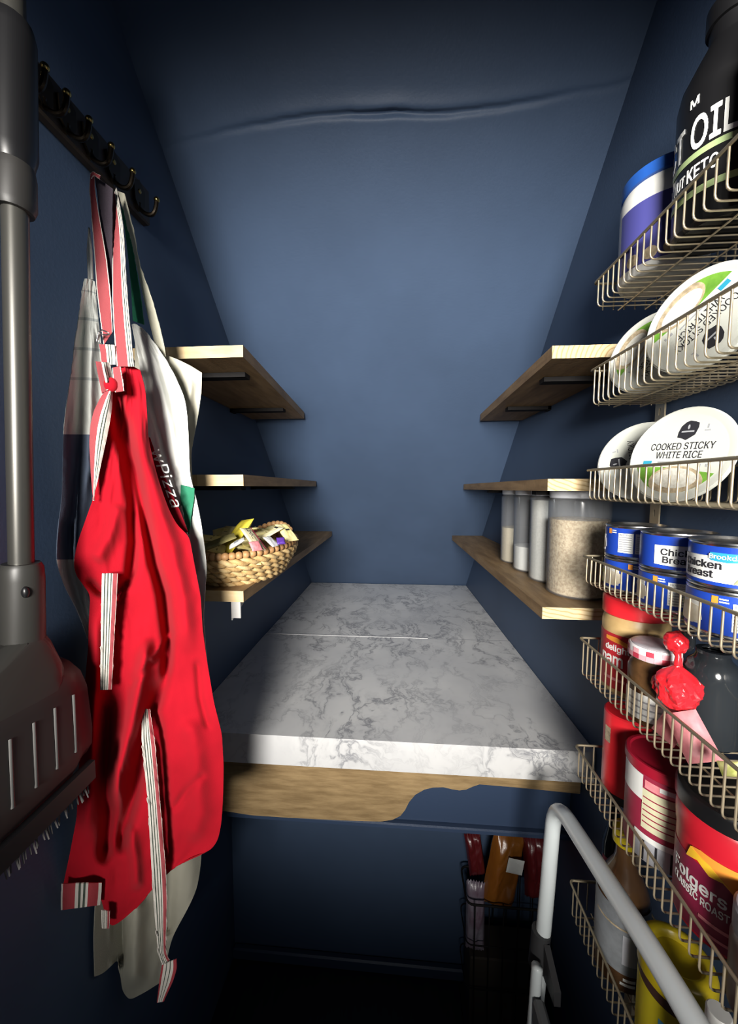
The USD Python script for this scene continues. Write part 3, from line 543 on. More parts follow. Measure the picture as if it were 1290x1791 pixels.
m = trimesh.creation.icosphere(3); v = m.vertices * V(0.0115, 0.0115, 0.012) * (1 + 0.35 * (meshkit.fbm(m.vertices * 3, 2, 5)[:, None] - 0.5))
part(t, 'tuft', trimesh.Trimesh(v + c + V(0, 0.005, 0.1195), m.faces, process=False), 'red_foil', smooth=40)
# black round stopper resting on the film between jam jar and parcel
m = trimesh.creation.icosphere(3); v = m.vertices * V(0.006, 0.011, 0.0155)
single('black_stopper', trimesh.Trimesh(v + V(0.333, 0.444, FLOOR[4] + 0.1195), m.faces, process=False), 'dark_glass', 'black oval stopper between the jam jar and the red parcel', 'stopper')
def packet(w, h, d, seed=0):
    nu, nv = 14, 14; u, v = np.meshgrid(np.linspace(-1, 1, nu), np.linspace(-1, 1, nv)); puff = np.clip((1 - u ** 4) * (1 - v ** 4), 0, 1) ** 0.6
    wob = meshkit.fbm(np.stack([u * 2, v * 2, u * 0 + seed], -1), 3, seed) - 0.5
    A = np.stack([u * w / 2, v * h / 2, d / 2 * puff * (1 + 0.9 * wob) + 0.0003], -1); B = np.stack([u * w / 2, v * h / 2, -d / 2 * puff * (1 + 0.9 * wob) - 0.0003], -1)
    idx = np.arange(nu * nv).reshape(nv, nu); a, b, c_, d_ = idx[:-1, :-1].ravel(), idx[:-1, 1:].ravel(), idx[1:, 1:].ravel(), idx[1:, :-1].ravel()
    f = np.vstack([np.c_[a, b, c_], np.c_[a, c_, d_]]); k = nu * nv; rim = np.concatenate([idx[0, :], idx[1:, -1], idx[-1, -2::-1], idx[-2:0:-1, 0]]); r2 = np.roll(rim, -1)
    return trimesh.Trimesh(np.vstack([A.reshape(-1, 3), B.reshape(-1, 3)]), np.vstack([f, f[:, ::-1] + k, np.c_[rim, rim + k, r2 + k], np.c_[rim, r2 + k, r2]]), process=False)
for X, Y, dz, ax, ay, az, w, h, lab in ((0.309, 0.397, 0.033, 62, 0, -38, 0.030, 0.046, 'pink paper packet leaning below the red parcel, its corner over the rim'), (0.312, 0.428, 0.026, 64, 0, -64, 0.026, 0.040, 'pink crumpled packet lying under the red parcel behind the wires')):
    single('sweet_packet', moved(packet(w, h, 0.007, 4), (X, Y, FLOOR[4] + dz), rotz(az) @ rotx(ax) @ rotz(30 if X < 0.31 else -15)), 'pink_paper', lab, 'packet', 'pink sweet packets', smooth=35)
single('yellow_packet', moved(packet(0.016, 0.012, 0.004, 2), (0.303, 0.345, FLOOR[4] + 0.038), rotz(-45) @ rotx(75) @ rotz(25)), 'pale_yellow', 'small yellow packet behind the rim of the fifth basket, right of the pink packet', 'packet', smooth=35)

# ---- sixth basket
c = V(0.343, 0.558, FLOOR[5]); R = 0.030
t = thing('red_can', 'small red can at the far end of the sixth basket, mostly hidden', 'can', M=mat4(c)); f0 = facing(c[0], c[1])
part(t, 'body', lathe([(0, 0), (R - 0.002, 0), (R, 0.002), (R, 0.128), (R - 0.002, 0.130), (0, 0.130)], c), 'bright_red', smooth=40)
part(t, 'gold_band', band(R, c, 0.085, 0.108, f0 - 60, f0 - 40), 'print_tan', smooth=50); label_ring(t, R, c, 0.0, 0.012, 'black_plastic', name='base_band')
c = V(0.3405, 0.474, FLOOR[5]); R = 0.0415; f0 = facing(c[0], c[1])
t = thing('red_tub', 'white and red tub with a deep red lid and a cream nutrition panel', 'tub', M=mat4(c))
part(t, 'body', lathe([(0, 0), (R - 0.004, 0), (R - 0.001, 0.003), (R, 0.008), (R, 0.109), (R - 0.002, 0.111), (0, 0.111)], c), 'print_maroon', smooth=40)
part(t, 'lid', lathe([(0, 0.1112), (R, 0.1112), (R + 0.0016, 0.1125), (R + 0.0016, 0.1225), (R, 0.124), (R - 0.003, 0.1240), (R - 0.0045, 0.1215), (0, 0.1215)], c), 'deep_red_lid', smooth=35, label='deep red lid with a sunken top')
label_ring(t, R, c, 0.078, 0.110, 'print_white', p=(f0 - 78, f0 - 30), label='white fade of the label'); label_ring(t, R, c, 0.096, 0.106, 'pink_paper', p=(f0 - 27, f0 + 66)); part(t, 'white_bar', band(R, c, 0.100, 0.1055, f0 - 6, f0 + 66, 0.0006), 'print_white', smooth=50)
label_ring(t, R, c, 0.044, 0.094, 'beige_facts', p=(f0 - 30, f0 + 70), label='cream nutrition panel'); label_ring(t, R, c, 0.003, 0.036, 'silver_facts', p=(f0 - 40, f0 + 70), label='silver panel with dark bars')
part(t, 'white_rule', band(R, c, 0.030, 0.037, f0 - 40, f0 + 70, 0.0006), 'print_white', smooth=50)
parts(t, 'facts_rule', [band(R, c, z, z + 0.0013, f0 - 28, f0 + 68, 0.0006) for z in (0.052, 0.0595, 0.067, 0.0745, 0.0835)], 'print_maroon', smooth=50)
parts(t, 'dark_bar', [band(R, c, 0.004, 0.029, f0 + a, f0 + a + 3, 0.0006) for a in (-26, -8, 12, 34, 54)], 'print_black', smooth=50)
c = V(0.3475, 0.3915, FLOOR[5]); R = 0.0435; f0 = facing(c[0], c[1])
t = thing('coffee_canister', 'red coffee canister with a black lid, lettered Classic Roast, in the sixth basket', 'canister', M=mat4(c))
part(t, 'body', lathe([(0, 0), (R - 0.004, 0), (R - 0.001, 0.003), (R - 0.001, 0.095), (R, 0.100), (R + 0.0008, 0.112), (R, 0.124), (R - 0.003, 0.128), (0, 0.128)], c), 'red_plastic', smooth=40)
part(t, 'lid', lathe([(0, 0.1282), (R + 0.001, 0.1282), (R + 0.0022, 0.130), (R + 0.0022, 0.143), (R + 0.0005, 0.1465), (R - 0.004, 0.1475), (R - 0.007, 0.1455), (0, 0.1455)], c), 'black_plastic', smooth=35)
label_ring(t, R - 0.001, c, 0.006, 0.080, 'wine_print', p=(f0 - 95, f0 + 95), n=60)
def arc(pts): return wrap(flat_poly(pts), R - 0.001, c, f0, 0, 0.0006)
part(t, 'printed_sun', arc([(-0.033, 0.078), (-0.028, 0.093), (-0.02, 0.096), (0.036, 0.096), (0.036, 0.058), (0.026, 0.064), (0.018, 0.070), (0.010, 0.068), (-0.002, 0.078), (-0.012, 0.076), (-0.022, 0.083)]), 'orange_print', smooth=50)
part(t, 'printed_glow', wrap(flat_poly([(-0.033, 0.0785), (-0.029, 0.092), (-0.012, 0.0875), (0.004, 0.0755), (-0.002, 0.0785), (-0.012, 0.0765), (-0.022, 0.0835)]), R - 0.001, c, f0, 0, 0.0010), 'amber_print', smooth=50)
parts(t, 'lettering', [wrap(text('Folgers', 0.0125, bold=True, sx=0.86), R - 0.001, c, f0 - 32, 0.0525, 0.0008), wrap(text('CLASSIC ROAST', 0.0078, bold=True, sx=0.62), R - 0.001, c, f0 - 30, 0.0405, 0.0008)], 'print_white', smooth=False)
parts(t, 'small_print', [wrap(flat_poly(sbox(-0.014, 0.0, 0.012, 0.0035)), R - 0.001, c, f0 - 6, 0.026, 0.0008), wrap(flat_poly(sbox(-0.012, 0, 0.006, 0.003)), R - 0.001, c, f0 + 2, 0.014, 0.0008)], 'pink_paper', smooth=50)
part(t, 'white_seal', wrap(flat_poly(Point(0, 0).buffer(0.0062, 10)), R - 0.001, c, f0 + 33, 0.0715, 0.0010), 'print_white', smooth=50); part(t, 'seal_mark', wrap(flat_poly(Point(0, 0).buffer(0.002, 8)), R - 0.001, c, f0 + 33, 0.0715, 0.0014), 'print_grey', smooth=50)
c = V(0.327, 0.314, FLOOR[5]); R = 0.032
t = thing('brown_jar', 'brown jar with a grey lid at the picture edge, nearest in the sixth basket', 'jar', M=mat4(c))
part(t, 'body', lathe([(0, 0), (R - 0.004, 0), (R, 0.004), (R, 0.062), (R - 0.004, 0.070), (0, 0.070)], c), 'brown_glass', smooth=40); part(t, 'lid', lathe([(0, 0.0702), (R - 0.002, 0.0702), (R - 0.001, 0.072), (R - 0.001, 0.092), (R - 0.003, 0.094), (0, 0.094)], c), 'grey_label', smooth=40)

# ---- lowest basket
c = V(0.3285, 0.525, FLOOR[6]); R = 0.033; f0 = facing(c[0], c[1])
t = thing('syrup_bottle', 'bottle of brown syrup with a yellow cap and grey label behind the white handle', 'bottle', M=mat4(c))
part(t, 'body', lathe([(0, 0), (R - 0.004, 0), (R, 0.004), (R, 0.118), (R - 0.003, 0.132), (R - 0.010, 0.150), (0.014, 0.168), (0.012, 0.180), (0.012, 0.196), (0, 0.196)], c), 'brown_syrup', smooth=40)
part(t, 'cap', lathe([(0, 0.1962), (0.0150, 0.1962), (0.0165, 0.198), (0.0165, 0.2165), (0.0150, 0.219), (0, 0.219)], c), 'yellow_plastic', smooth=40, label='yellow cap')
label_ring(t, R, c, 0.030, 0.122, 'grey_label', p=(f0 - 100, f0 + 80)); parts(t, 'printed_line', [band(R, c, 0.094, 0.0965, f0 - 60, f0 + 50, 0.0006)], 'print_tan', smooth=50)
parts(t, 'light_panel', [band(R, c, 0.045, 0.088, f0 + 4, f0 + 45, 0.0006)], 'silver_facts', smooth=50)
parts(t, 'lettering', [band(R, c, 0.014 + q * 0.007, 0.018 + q * 0.007, f0 + 2 + q * 6, f0 + 34, 0.0006) for q in (0, 1)], 'print_white', smooth=False)
c = V(0.341, 0.440, FLOOR[6]); R = 0.0385; f0 = facing(c[0], c[1])
t = thing('yellow_lidded_jar', 'jar with a big yellow ring lid in the lowest basket, under the white handle', 'jar', M=mat4(c))
part(t, 'body', lathe([(0, 0), (R - 0.005, 0), (R - 0.002, 0.005), (R - 0.002, 0.103), (R - 0.005, 0.110), (0, 0.110)], c), 'brown_glass', smooth=40)
label_ring(t, R - 0.002, c, 0.012, 0.098, 'yellow_print', p=(f0 - 110, f0 + 20), label='yellow paper label'); part(t, 'blue_mark', band(R - 0.002, c, 0.02, 0.08, f0 - 20, f0 + 4, 0.0006), 'sky_print', smooth=50)
part(t, 'lid', lathe([(0, 0.1102), (R - 0.002, 0.1102), (R, 0.113), (R, 0.132), (R - 0.002, 0.138), (R - 0.006, 0.1415), (R - 0.011, 0.142), (R - 0.014, 0.140), (R - 0.0165, 0.133), (0, 0.131)], c), 'yellow_plastic', smooth=40, label='yellow lid with a sunken top')
c = V(0.322, 0.360, FLOOR[6]); R = 0.027
t = thing('white_capped_bottle', 'dark bottle with a small white cap at the lower right picture corner', 'bottle', M=mat4(c))
part(t, 'body', lathe([(0, 0), (R - 0.004, 0), (R, 0.004), (R, 0.13), (R - 0.010, 0.155), (0.010, 0.165), (0, 0.165)], c), 'brown_glass', smooth=40); part(t, 'cap', lathe([(0, 0.1652), (0.0095, 0.1652), (0.0105, 0.167), (0.0105, 0.182), (0.009, 0.184), (0, 0.184)], c), 'white_plastic', smooth=40)
c = V(0.345, 0.582, FLOOR[6]); R = 0.0145
t = thing('black_bottle', 'slim black bottle at the far end of the lowest basket', 'bottle', M=mat4(c)); f0 = facing(c[0], c[1])
part(t, 'body', lathe([(0, 0), (R - 0.003, 0), (R, 0.003), (R, 0.14), (0.008, 0.17), (0.008, 0.20), (0, 0.20)], c), 'dark_glass', smooth=40)
part(t, 'red_label', band(R, c, 0.04, 0.12, f0 - 60, f0 + 60), 'print_maroon', smooth=50)

# ================================================================ canisters on the lower right shelf
haze_pane('clear_plastic', (0.93, 0.94, 0.95), 0.07)
material('canister_lid', (0.60, 0.62, 0.66), rough=0.35)
material('oats', (0.62, 0.49, 0.30), rough=0.9, color2=(0.40, 0.28, 0.14), vscale=170, mix=(0.42, 0.62), detail=3, bump=0.6, bscale=260)
material('pale_grain', (0.66, 0.56, 0.38), rough=0.9, vary=0.25, vscale=500)
material('flour', (0.72, 0.70, 0.64), rough=0.9, vary=0.08, vscale=40)
material('sugar', (0.64, 0.62, 0.55), rough=0.9, vary=0.15, vscale=300)
def canister(X, Y, R, H, fill, m, lab, dust=False):
    z0 = 1.191 - 0.0143 * (Y - 0.65) + 0.0008; c = V(X, Y, z0)
    t = thing('canister', lab, 'canister', 'clear plastic canisters with white lids', M=mat4(c)); w = 0.0016
    part(t, 'jar_wall', lathe([(0, 0), (R - 0.004, 0), (R, 0.004), (R, H - 0.006), (R - 0.003, H - 0.001), (R - 0.005, H), (R - 0.005 - w, H), (R - w - 0.002, H - 0.004), (R - w, H - 0.008), (R - w, 0.005), (R - 0.005, w), (0, w)], c, 64), 'clear_plastic', smooth=40)
    top = lathe([(0, w + 0.0006), (R - 0.0065, w + 0.0006), (R - w - 0.0007, 0.007), (R - w - 0.0007, fill), ((R - w) * 0.6, fill + 0.0025), ((R - w) * 0.3, fill + 0.0015), (0, fill + 0.003)], c, 64)
    part(t, 'contents', top, m, smooth=50)
    part(t, 'lid', lathe([(0, H + 0.0004), (R - 0.0030, H + 0.0004), (R - 0.0016, H + 0.002), (R - 0.0016, H + 0.015), (R - 0.003, H + 0.0175), (0, H + 0.0185)], c, 64), 'canister_lid', smooth=40)
    return t
canister(0.3500, 0.746, 0.0540, 0.186, 0.146, 'oats', 'wide plastic canister nearly full of oat flakes, nearest on the shelf')
canister(0.3440, 0.856, 0.0455, 0.190, 0.180, 'sugar', 'canister filled to the top with white grain, second from the front')
canister(0.3410, 0.962, 0.0455, 0.190, 0.062, 'flour', 'canister about one third full of white flour, third from the front')
canister(0.3400, 1.075, 0.0455, 0.190, 0.098, 'pale_grain', 'half full canister of pale grain, farthest back on the shelf')

# ================================================================ folding step ladder in front of the rack
material('white_enamel', (0.62, 0.67, 0.68), rough=0.32, spec=0.5, coat=0.2)
material('grey_step', (0.10, 0.105, 0.11), rough=0.6)
material('dark_joint', (0.03, 0.03, 0.032), rough=0.5)
t = thing('step_ladder', 'folded step ladder with a bent white tube handle, in front of the lower baskets', 'ladder', M=mat4((0.26, 0.40, 0)))
LX = 0.270
p = bend([(0.216, 0.60, 0.012), (0.262, 0.618, 0.70), (LX, 0.620, 0.868), (LX - 0.002, 0.36, 0.918), (LX - 0.002, 0.085, 0.93), (0.216, 0.06, 0.012)], 0.055, 10)
part(t, 'handle_tube', tube(p, 0.0120, 14), 'white_enamel', smooth=True, label='bent white tube')
part(t, 'joint_collar', [tube([(0.2485, 0.6135, 0.565), (0.2535, 0.6155, 0.628)], 0.0155, 14), hull([(x, y, z) for x in (0.252, 0.262) for y, z in ((0.60, 0.565), (0.60, 0.622), (0.555, 0.60), (0.555, 0.575))])], 'dark_joint', smooth=30)
for z in (0.50, 0.26):
    part(t, 'step', bx(0.226, 0.244, 0.115, 0.575, z - 0.14, z + 0.06, 0.004), 'grey_step', smooth=False)
for y in (0.585, 0.095):
    part(t, 'rear_leg', tube(bend([(0.236, y, 0.60), (0.226, y, 0.30), (0.205, y, 0.012)], 0.04), 0.009, 10), 'white_enamel', smooth=True)
for q in ((0.216, 0.60), (0.216, 0.06), (0.205, 0.585), (0.205, 0.095)):
    part(t, 'rubber_foot', lathe([(0, 0), (0.014, 0), (0.014, 0.022), (0.012, 0.026), (0, 0.026)], (q[0], q[1], 0), 14), 'black_plastic', smooth=40)

# ================================================================ bags of snacks in a dark wire bin under the counter
material('orange_foil', (0.24, 0.085, 0.012), rough=0.28, spec=0.7, color2=(0.22, 0.07, 0.01), vscale=14, bump=0.4, bscale=60)
material('maroon_foil', (0.09, 0.008, 0.010), rough=0.3, spec=0.7, bump=0.4, bscale=60)
material('silver_foil', (0.26, 0.25, 0.30), rough=0.3, spec=0.6, color2=(0.16, 0.10, 0.14), vscale=16, bump=0.4, bscale=60)
material('brown_carton', (0.03, 0.022, 0.016), rough=0.8)
t = thing('wire_bin', 'black wire bin on the floor under the right end of the counter', 'bin', M=mat4((0.29, 0.925, 0)))
bx0, bx1, by0, by1, bh = 0.178, 0.392, 0.872, 0.966, 0.36
for z in (0.006, 0.13, 0.25, bh): part(t, 'hoop', tube(bend([(bx0, by0 + 0.04, z), (bx0, by1, z), (bx1, by1, z), (bx1, by0, z), (bx0, by0, z), (bx0, by0 + 0.039, z)], 0.018), 0.0016 if z < bh else 0.0026, 6), 'black_metal', smooth=True)
for x in np.linspace(bx0 + 0.02, bx1 - 0.02, 6):
    part(t, 'upright_wire', tube(bend([(x, by0, bh), (x, by0, 0.006), (x, by1, 0.006), (x, by1, bh)], 0.01), 0.0016, 6), 'black_metal', smooth=True)
single('carton', bx(bx0 + 0.012, bx1 - 0.012, by0 + 0.008, by1 - 0.008, 0.009, 0.205, 0.003), 'brown_carton', 'dark carton at the bottom of the black wire bin', 'box', smooth=False)
def bag(X, Y, Z, w, h, d, seed, R, name, m, lab):
    q = packet(w, h, d, seed); q = q.subdivide(); v = q.vertices; v[:, 2] += 0.006 * (meshkit.fbm(v * 40 + seed, 3, seed) - 0.5); v[:, 1] += 0.003 * np.sign(v[:, 1]) * (np.abs(v[:, 1]) > h * 0.47) * np.sin(v[:, 0] * 900)
    tt = thing(name, lab, 'bag', M=mat4((X, Y, Z))); part(tt, 'pouch', moved(q, (X, Y, Z), R), m, smooth=40); return tt
bag(0.206, 0.925, 0.443, 0.042, 0.110, 0.036, 17, rotz(8) @ rotx(86) @ rotz(8), 'snack_bag', 'maroon_foil', 'plum snack bag wedged above the silver one at the left of the bin')
bag(0.206, 0.905, 0.292, 0.046, 0.180, 0.030, 3, rotz(-8) @ rotx(87), 'snack_bag', 'silver_foil', 'crumpled silver and plum snack bag upright at the left of the bin')
tb = bag(0.276, 0.916, 0.420, 0.080, 0.190, 0.050, 6, rotz(4) @ rotx(85) @ rotz(-12), 'snack_bag', 'orange_foil', 'orange foil snack bag with a white label, in the middle of the bin')
part(tb, 'paper_label', moved(packet(0.040, 0.036, 0.004, 8), (0.297, 0.8865, 0.455), rotz(4) @ rotx(85) @ rotz(-12)), 'print_white', smooth=40, label='white paper label')
bag(0.359, 0.916, 0.430, 0.062, 0.160, 0.046, 11, rotz(-3) @ rotx(87) @ rotz(3), 'snack_bag', 'maroon_foil', 'dark red foil snack bag at the right of the bin')
# ================================================================ hook rail on the left wall
material('dark_wood', (0.035, 0.024, 0.016), rough=0.5, vary=0.4, vscale=30)
material('bronze', (0.030, 0.022, 0.014), rough=0.35, metal=0.8)
material('brass', (0.40, 0.29, 0.10), rough=0.25, metal=1.0)
t = thing('hook_rail', 'dark wooden hook rail with brass-tipped iron hooks, high on the left wall', 'hook rail', M=mat4((XL, 0.57, 1.92)))
part(t, 'board', bx(XL + 0.0003, XL + 0.016, 0.42, 0.70, 1.885, 1.948, 0.003), 'dark_wood', smooth=False)
HOOKS = [0.455, 0.485, 0.520, 0.560, 0.605, 0.665]
for y in HOOKS:
    x0 = XL + 0.016
    hk = part(t, 'hook', [hull([(x, y + dy, z) for x in (x0, x0 + 0.005) for dy, z in ((-0.012, 1.902), (0.012, 1.902), (-0.014, 1.930), (0.014, 1.930), (0, 1.942), (0, 1.888))]),
        tube(spline([(x0 + 0.003, y, 1.903), (x0 + 0.014, y, 1.884), (x0 + 0.027, y, 1.882), (x0 + 0.034, y, 1.894), (x0 + 0.036, y, 1.905)], 16), 0.0036, 8)], 'bronze', smooth=40)
    b_ = trimesh.creation.icosphere(2, 0.0048); b_.apply_translation((x0 + 0.036, y, 1.906)); part(hk, 'ball_tip', b_, 'brass', smooth=True)
    part(hk, 'screw', lathe([(0, 0), (0.004, 0), (0.003, 0.0015), (0, 0.002)], (0, 0, 0), 10).apply_transform(mat4((x0 + 0.005, y, 1.922), roty(90))), 'brass', smooth=40)

# ================================================================ aprons and towel
def cotton(name, color, rough=0.9, c2=None, vscale=12.0):
    n = {'p': ('principled_bsdf', {'roughness': rough, 'specular_ior_level': 0.12, 'sheen_weight': 0.05, 'base_color': color}), 'tr': ('translucent_bsdf', {'color': color}), 'mx': ('mix_closure', {'fac': 0.08}),
         'g': ('geometry', {}), 'w': ('noise_texture', {'scale': 1100.0, 'detail': 2.0}), 'b': ('bump', {'strength': 0.25, 'distance': 0.001}), 'n': ('noise_texture', {'scale': vscale, 'detail': 3.0}), 'r': ('rgb_ramp', {'ramp': [(0.35, color), (0.7, c2 or tuple(0.86 * k for k in color))]})}
    l = [('g.position', 'w.vector'), ('w.fac', 'b.height'), ('b.normal', 'p.normal'), ('g.position', 'n.vector'), ('n.fac', 'r.fac'), ('r.color', 'p.base_color'), ('p.BSDF', 'mx.closure1'), ('tr.BSDF', 'mx.closure2')]
    LOOK[name] = usdkit.material(stage, '/World/Looks/' + name, n, l, surface='mx.closure')
cotton('red_cotton', (0.42, 0.006, 0.017), c2=(0.35, 0.005, 0.014))
cotton('dark_red_cotton', (0.24, 0.006, 0.014))
cotton('white_cotton', (0.70, 0.71, 0.67))
cotton('cream_cotton', (0.56, 0.54, 0.44))
cotton('cream_strap', (0.60, 0.58, 0.46))
cotton('green_cotton', (0.02, 0.16, 0.085), c2=(0.05, 0.28, 0.16))
cotton('plum_cotton', (0.060, 0.048, 0.062))
PK, PW, PG, PD = (0.30, 0.060, 0.068), (0.56, 0.53, 0.48), (0.06, 0.075, 0.06), (0.30, 0.04, 0.05)
ramp_uv('strap_print', 'x', [(0.0, PW), (0.06, PK), (0.66, PW), (0.76, PG), (0.81, PW), (0.90, PG), (0.94, PW)])
ramp_uv('strap_print_plain', 'x', [(0.0, PW), (0.07, PK), (0.93, PW)])
ramp_uv('tie_print', 'x', [(0.0, PW), (0.16, PG), (0.24, PW), (0.36, PG), (0.43, PW), (0.56, PG), (0.62, PW), (0.70, PK), (0.97, PW)])
ramp_uv('tail_print', 'x', [(0.0, PK), (0.40, PW), (0.55, PG), (0.61, PW), (0.71, PG), (0.77, PW)])
ramp_uv('hem_print', 'x', [(0.0, PW), (0.03, PD), (0.34, PW), (0.42, PG), (0.48, PW), (0.54, PG), (0.60, PW), (0.66, PD), (0.92, PW)])
ramp_uv('end_print', 'x', [(0.0, PD), (0.12, PW), (0.3, PG), (0.36, PW), (0.55, PG), (0.61, PW), (0.8, PD)])
TW, TL, TB = (0.62, 0.64, 0.60), (0.40, 0.43, 0.42), (0.115, 0.145, 0.205)
ramp_uv('towel_print', 'y', [(0.0, TW), (0.028, TL), (0.034, TW), (0.105, TL), (0.113, TW), (0.185, TL), (0.193, TW), (0.27, TL), (0.278, TW), (0.425, TB), (0.765, TW)])
def strip(left, right, depth, m, parent, name, nv=50, nu=8, th=0.0012, creases=(), seed=1, label=None, wrinkle=0.0008, smooth=1.0):
    q, uv = cloth([left[0], right[0]], right, [left[-1], right[-1]], left, depth, nu, nv, creases, th, wrinkle, 6.0, seed, smooth); return part(parent, name, q, m, uv=uv, label=label)
RY = lambda px: 0.455 + 0.0003 * (px - 100)
on = lambda off, tilt=0.0: (lambda u, v, px: RY(px) + off + tilt * (u - 0.5))
const = lambda y0, y1=None, du=0.0: (lambda u, v, px: y0 + ((y1 if y1 is not None else y0) - y0) * v + du * (u - 0.5))

# --- towel (rearmost at the left)
q, uv = cloth([(148, 487), (157, 488), (166, 492)], [(166, 492), (172, 560), (182, 640), (196, 760), (200, 860), (196, 960), (190, 1040), (176, 1122)], [(152, 1117), (164, 1121), (176, 1122)],
    [(148, 487), (141, 523), (139, 551), (131, 600), (123, 664), (115, 720), (111, 757), (110, 820), (108, 875), (103, 913), (100, 950), (99, 982), (109, 1016), (121, 1040), (134, 1063), (145, 1092), (152, 1117)],
    lambda u, v, px: 0.455 + 0.00066 * (px - 100), 34, 110, [([(150, 500), (146, 600), (140, 750), (128, 900), (122, 980)], 0.010, 9), ([(160, 560), (158, 740), (150, 880)], -0.006, 8), ([(118, 900), (124, 1000), (150, 1090)], 0.014, 10)], wrinkle=0.002, seed=3)
t = thing('tea_towel', 'white tea towel with grey checks and a slate blue block, leftmost on the hooks', 'towel', M=mat4((-0.43, 0.50, 1.70)))
part(t, 'cloth', q, 'towel_print', uv=uv)
part(t, 'hanging_loop', tube(at([156, 154, 156, 159, 161], [489, 440, 400, 440, 489], Y=0.499), 0.0018, 6), 'white_cotton', smooth=True) 

# --- plum cloth band between the red straps
t = thing('plum_band', 'dark plum cloth band hanging between the two red straps', 'band', M=mat4((-0.40, 0.56, 1.88)))
strip([(165, 306), (170, 340), (176, 400), (184, 470), (190, 530)], [(197, 330), (196, 360), (196, 410), (196, 470), (195, 530)], const(0.516, 0.512), 'plum_cotton', t, 'cloth')

# --- cream apron at the back
t = thing('cream_apron', 'cream canvas apron behind the white one, its pale tail hanging lowest', 'apron', M=mat4((-0.36, 0.60, 1.85)))
q, uv = cloth([(236, 600), (262, 610), (288, 620), (312, 629), (334, 640), (353, 652)], [(353, 652), (352, 690), (345, 735), (337, 775), (333, 800), (337, 850), (344, 900), (350, 950), (353, 1010), (350, 1070), (352, 1130), (358, 1220), (360, 1330), (356, 1430), (351, 1516), (344, 1557), (326, 1594), (300, 1640), (284, 1716)],
    [(166, 1708), (180, 1703), (194, 1690), (206, 1677), (210, 1705), (214, 1734), (226, 1750), (256, 1734), (284, 1716)], [(236, 600), (232, 800), (220, 1000), (205, 1200), (185, 1400), (168, 1560), (164, 1640), (166, 1708)],
    lambda u, v, px: (0.584 + 0.0002 * (px - 236)) * (1 - v) + (0.514 + 0.0006 * (px - 166)) * v, 50, 120, [([(300, 640), (312, 700), (318, 760)], 0.012, 9), ([(207, 1540), (207, 1690)], 0.035, 9), ([(240, 1560), (236, 1730)], -0.015, 16), ([(300, 1500), (292, 1640)], 0.015, 12), ([(335, 660), (325, 760)], -0.008, 8)], wrinkle=0.003, seed=8)
part(t, 'body', q, 'cream_cotton', uv=uv)
strip([(206, 334), (220, 390), (233, 440), (254, 536), (268, 592), (274, 622)], [(217, 338), (233, 400), (243, 459), (267, 526), (287, 602), (290, 624)], lambda u, v, px: 0.552 + 0.030 * v, 'cream_strap', t, 'neck_strap', label='wide cream neck strap')

# --- white apron with green trim
t = thing('white_apron', 'white cotton apron with green trim between the red and cream aprons', 'apron', M=mat4((-0.37, 0.58, 1.85)))
q, uv = cloth([(230, 567), (236, 566), (246, 572), (256, 582)], [(256, 582), (270, 600), (284, 620), (300, 646), (315, 677), (323, 695), (328, 730), (330, 770), (332, 831), (338, 856), (342, 868), (350, 905), (356, 944), (361, 982), (361, 1000), (358, 1040), (356, 1080), (360, 1140), (366, 1190), (374, 1232)],
    [(250, 1240), (300, 1240), (374, 1232)], [(230, 567), (236, 600), (244, 640), (248, 700), (252, 760), (255, 860), (252, 1000), (250, 1240)],
    lambda u, v, px: 0.557 + 0.0001 * (px - 230), 44, 110, [([(240, 580), (256, 640), (272, 720), (292, 800), (312, 860)], 0.007, 6), ([(250, 580), (268, 630), (288, 700), (306, 770), (322, 850)], -0.006, 8), ([(280, 640), (300, 700), (312, 760), (320, 830)], 0.006, 7), ([(310, 690), (320, 760), (328, 830)], -0.004, 6), ([(318, 860), (328, 900), (333, 940), (336, 1010)], 0.006, 7), ([(346, 930), (350, 1000)], -0.006, 7)], wrinkle=0.002, seed=12)
part(t, 'body', q, 'white_cotton', uv=uv)
strip([(211, 362), (218, 402), (224, 450), (229, 500), (232, 561)], [(214, 366), (222, 398), (233, 440), (243, 500), (252, 568)], lambda u, v, px: 0.547 + 0.008 * v, 'green_cotton', t, 'neck_strap', label='dark green neck strap')
strip([(316, 848), (315, 870), (316, 892), (322, 915), (328, 934)], [(340, 854), (339, 874), (336, 890), (333, 912), (331, 934)], lambda u, v, px: 0.5625 + 0.0001 * (px - 316), 'green_cotton', t, 'pocket_trim', label='green pocket corner', creases=[([(322, 850), (324, 900)], 0.0015, 3)])
strip([(313, 892), (318, 920), (324, 940)], [(317, 884), (323, 912), (328, 936)], const(0.5615), 'white_cotton', t, 'trim_edge', nv=16)

# --- red apron
t = thing('red_apron', 'bright red cotton apron with striped pink ties, in front of the other aprons', 'apron', M=mat4((-0.37, 0.53, 1.86)))
RTOP = [(200, 642), (214, 640), (230, 640), (245, 647)]
RRIGHT = [(245, 647), (254, 681), (257, 720), (259, 763), (267, 802), (277, 839), (286, 866), (296, 893), (310, 919), (331, 938), (339, 982), (351, 1044), (354, 1100), (362, 1157), (374, 1229), (388, 1284), (391, 1340), (390, 1395), (387, 1440), (381, 1470), (368, 1488), (348, 1494)]
RBOT = [(110, 1550), (145, 1552), (175, 1566), (184, 1600), (194, 1622), (212, 1611), (236, 1590), (262, 1558), (293, 1523), (320, 1507), (348, 1494)]
RLEFT = [(200, 642), (198, 690), (186, 760), (165, 866), (151, 905), (135, 950), (128, 985), (133, 1008), (147, 1024), (158, 1040), (155, 1090), (154, 1132), (146, 1221), (138, 1336), (134, 1431), (121, 1498), (110, 1550)]
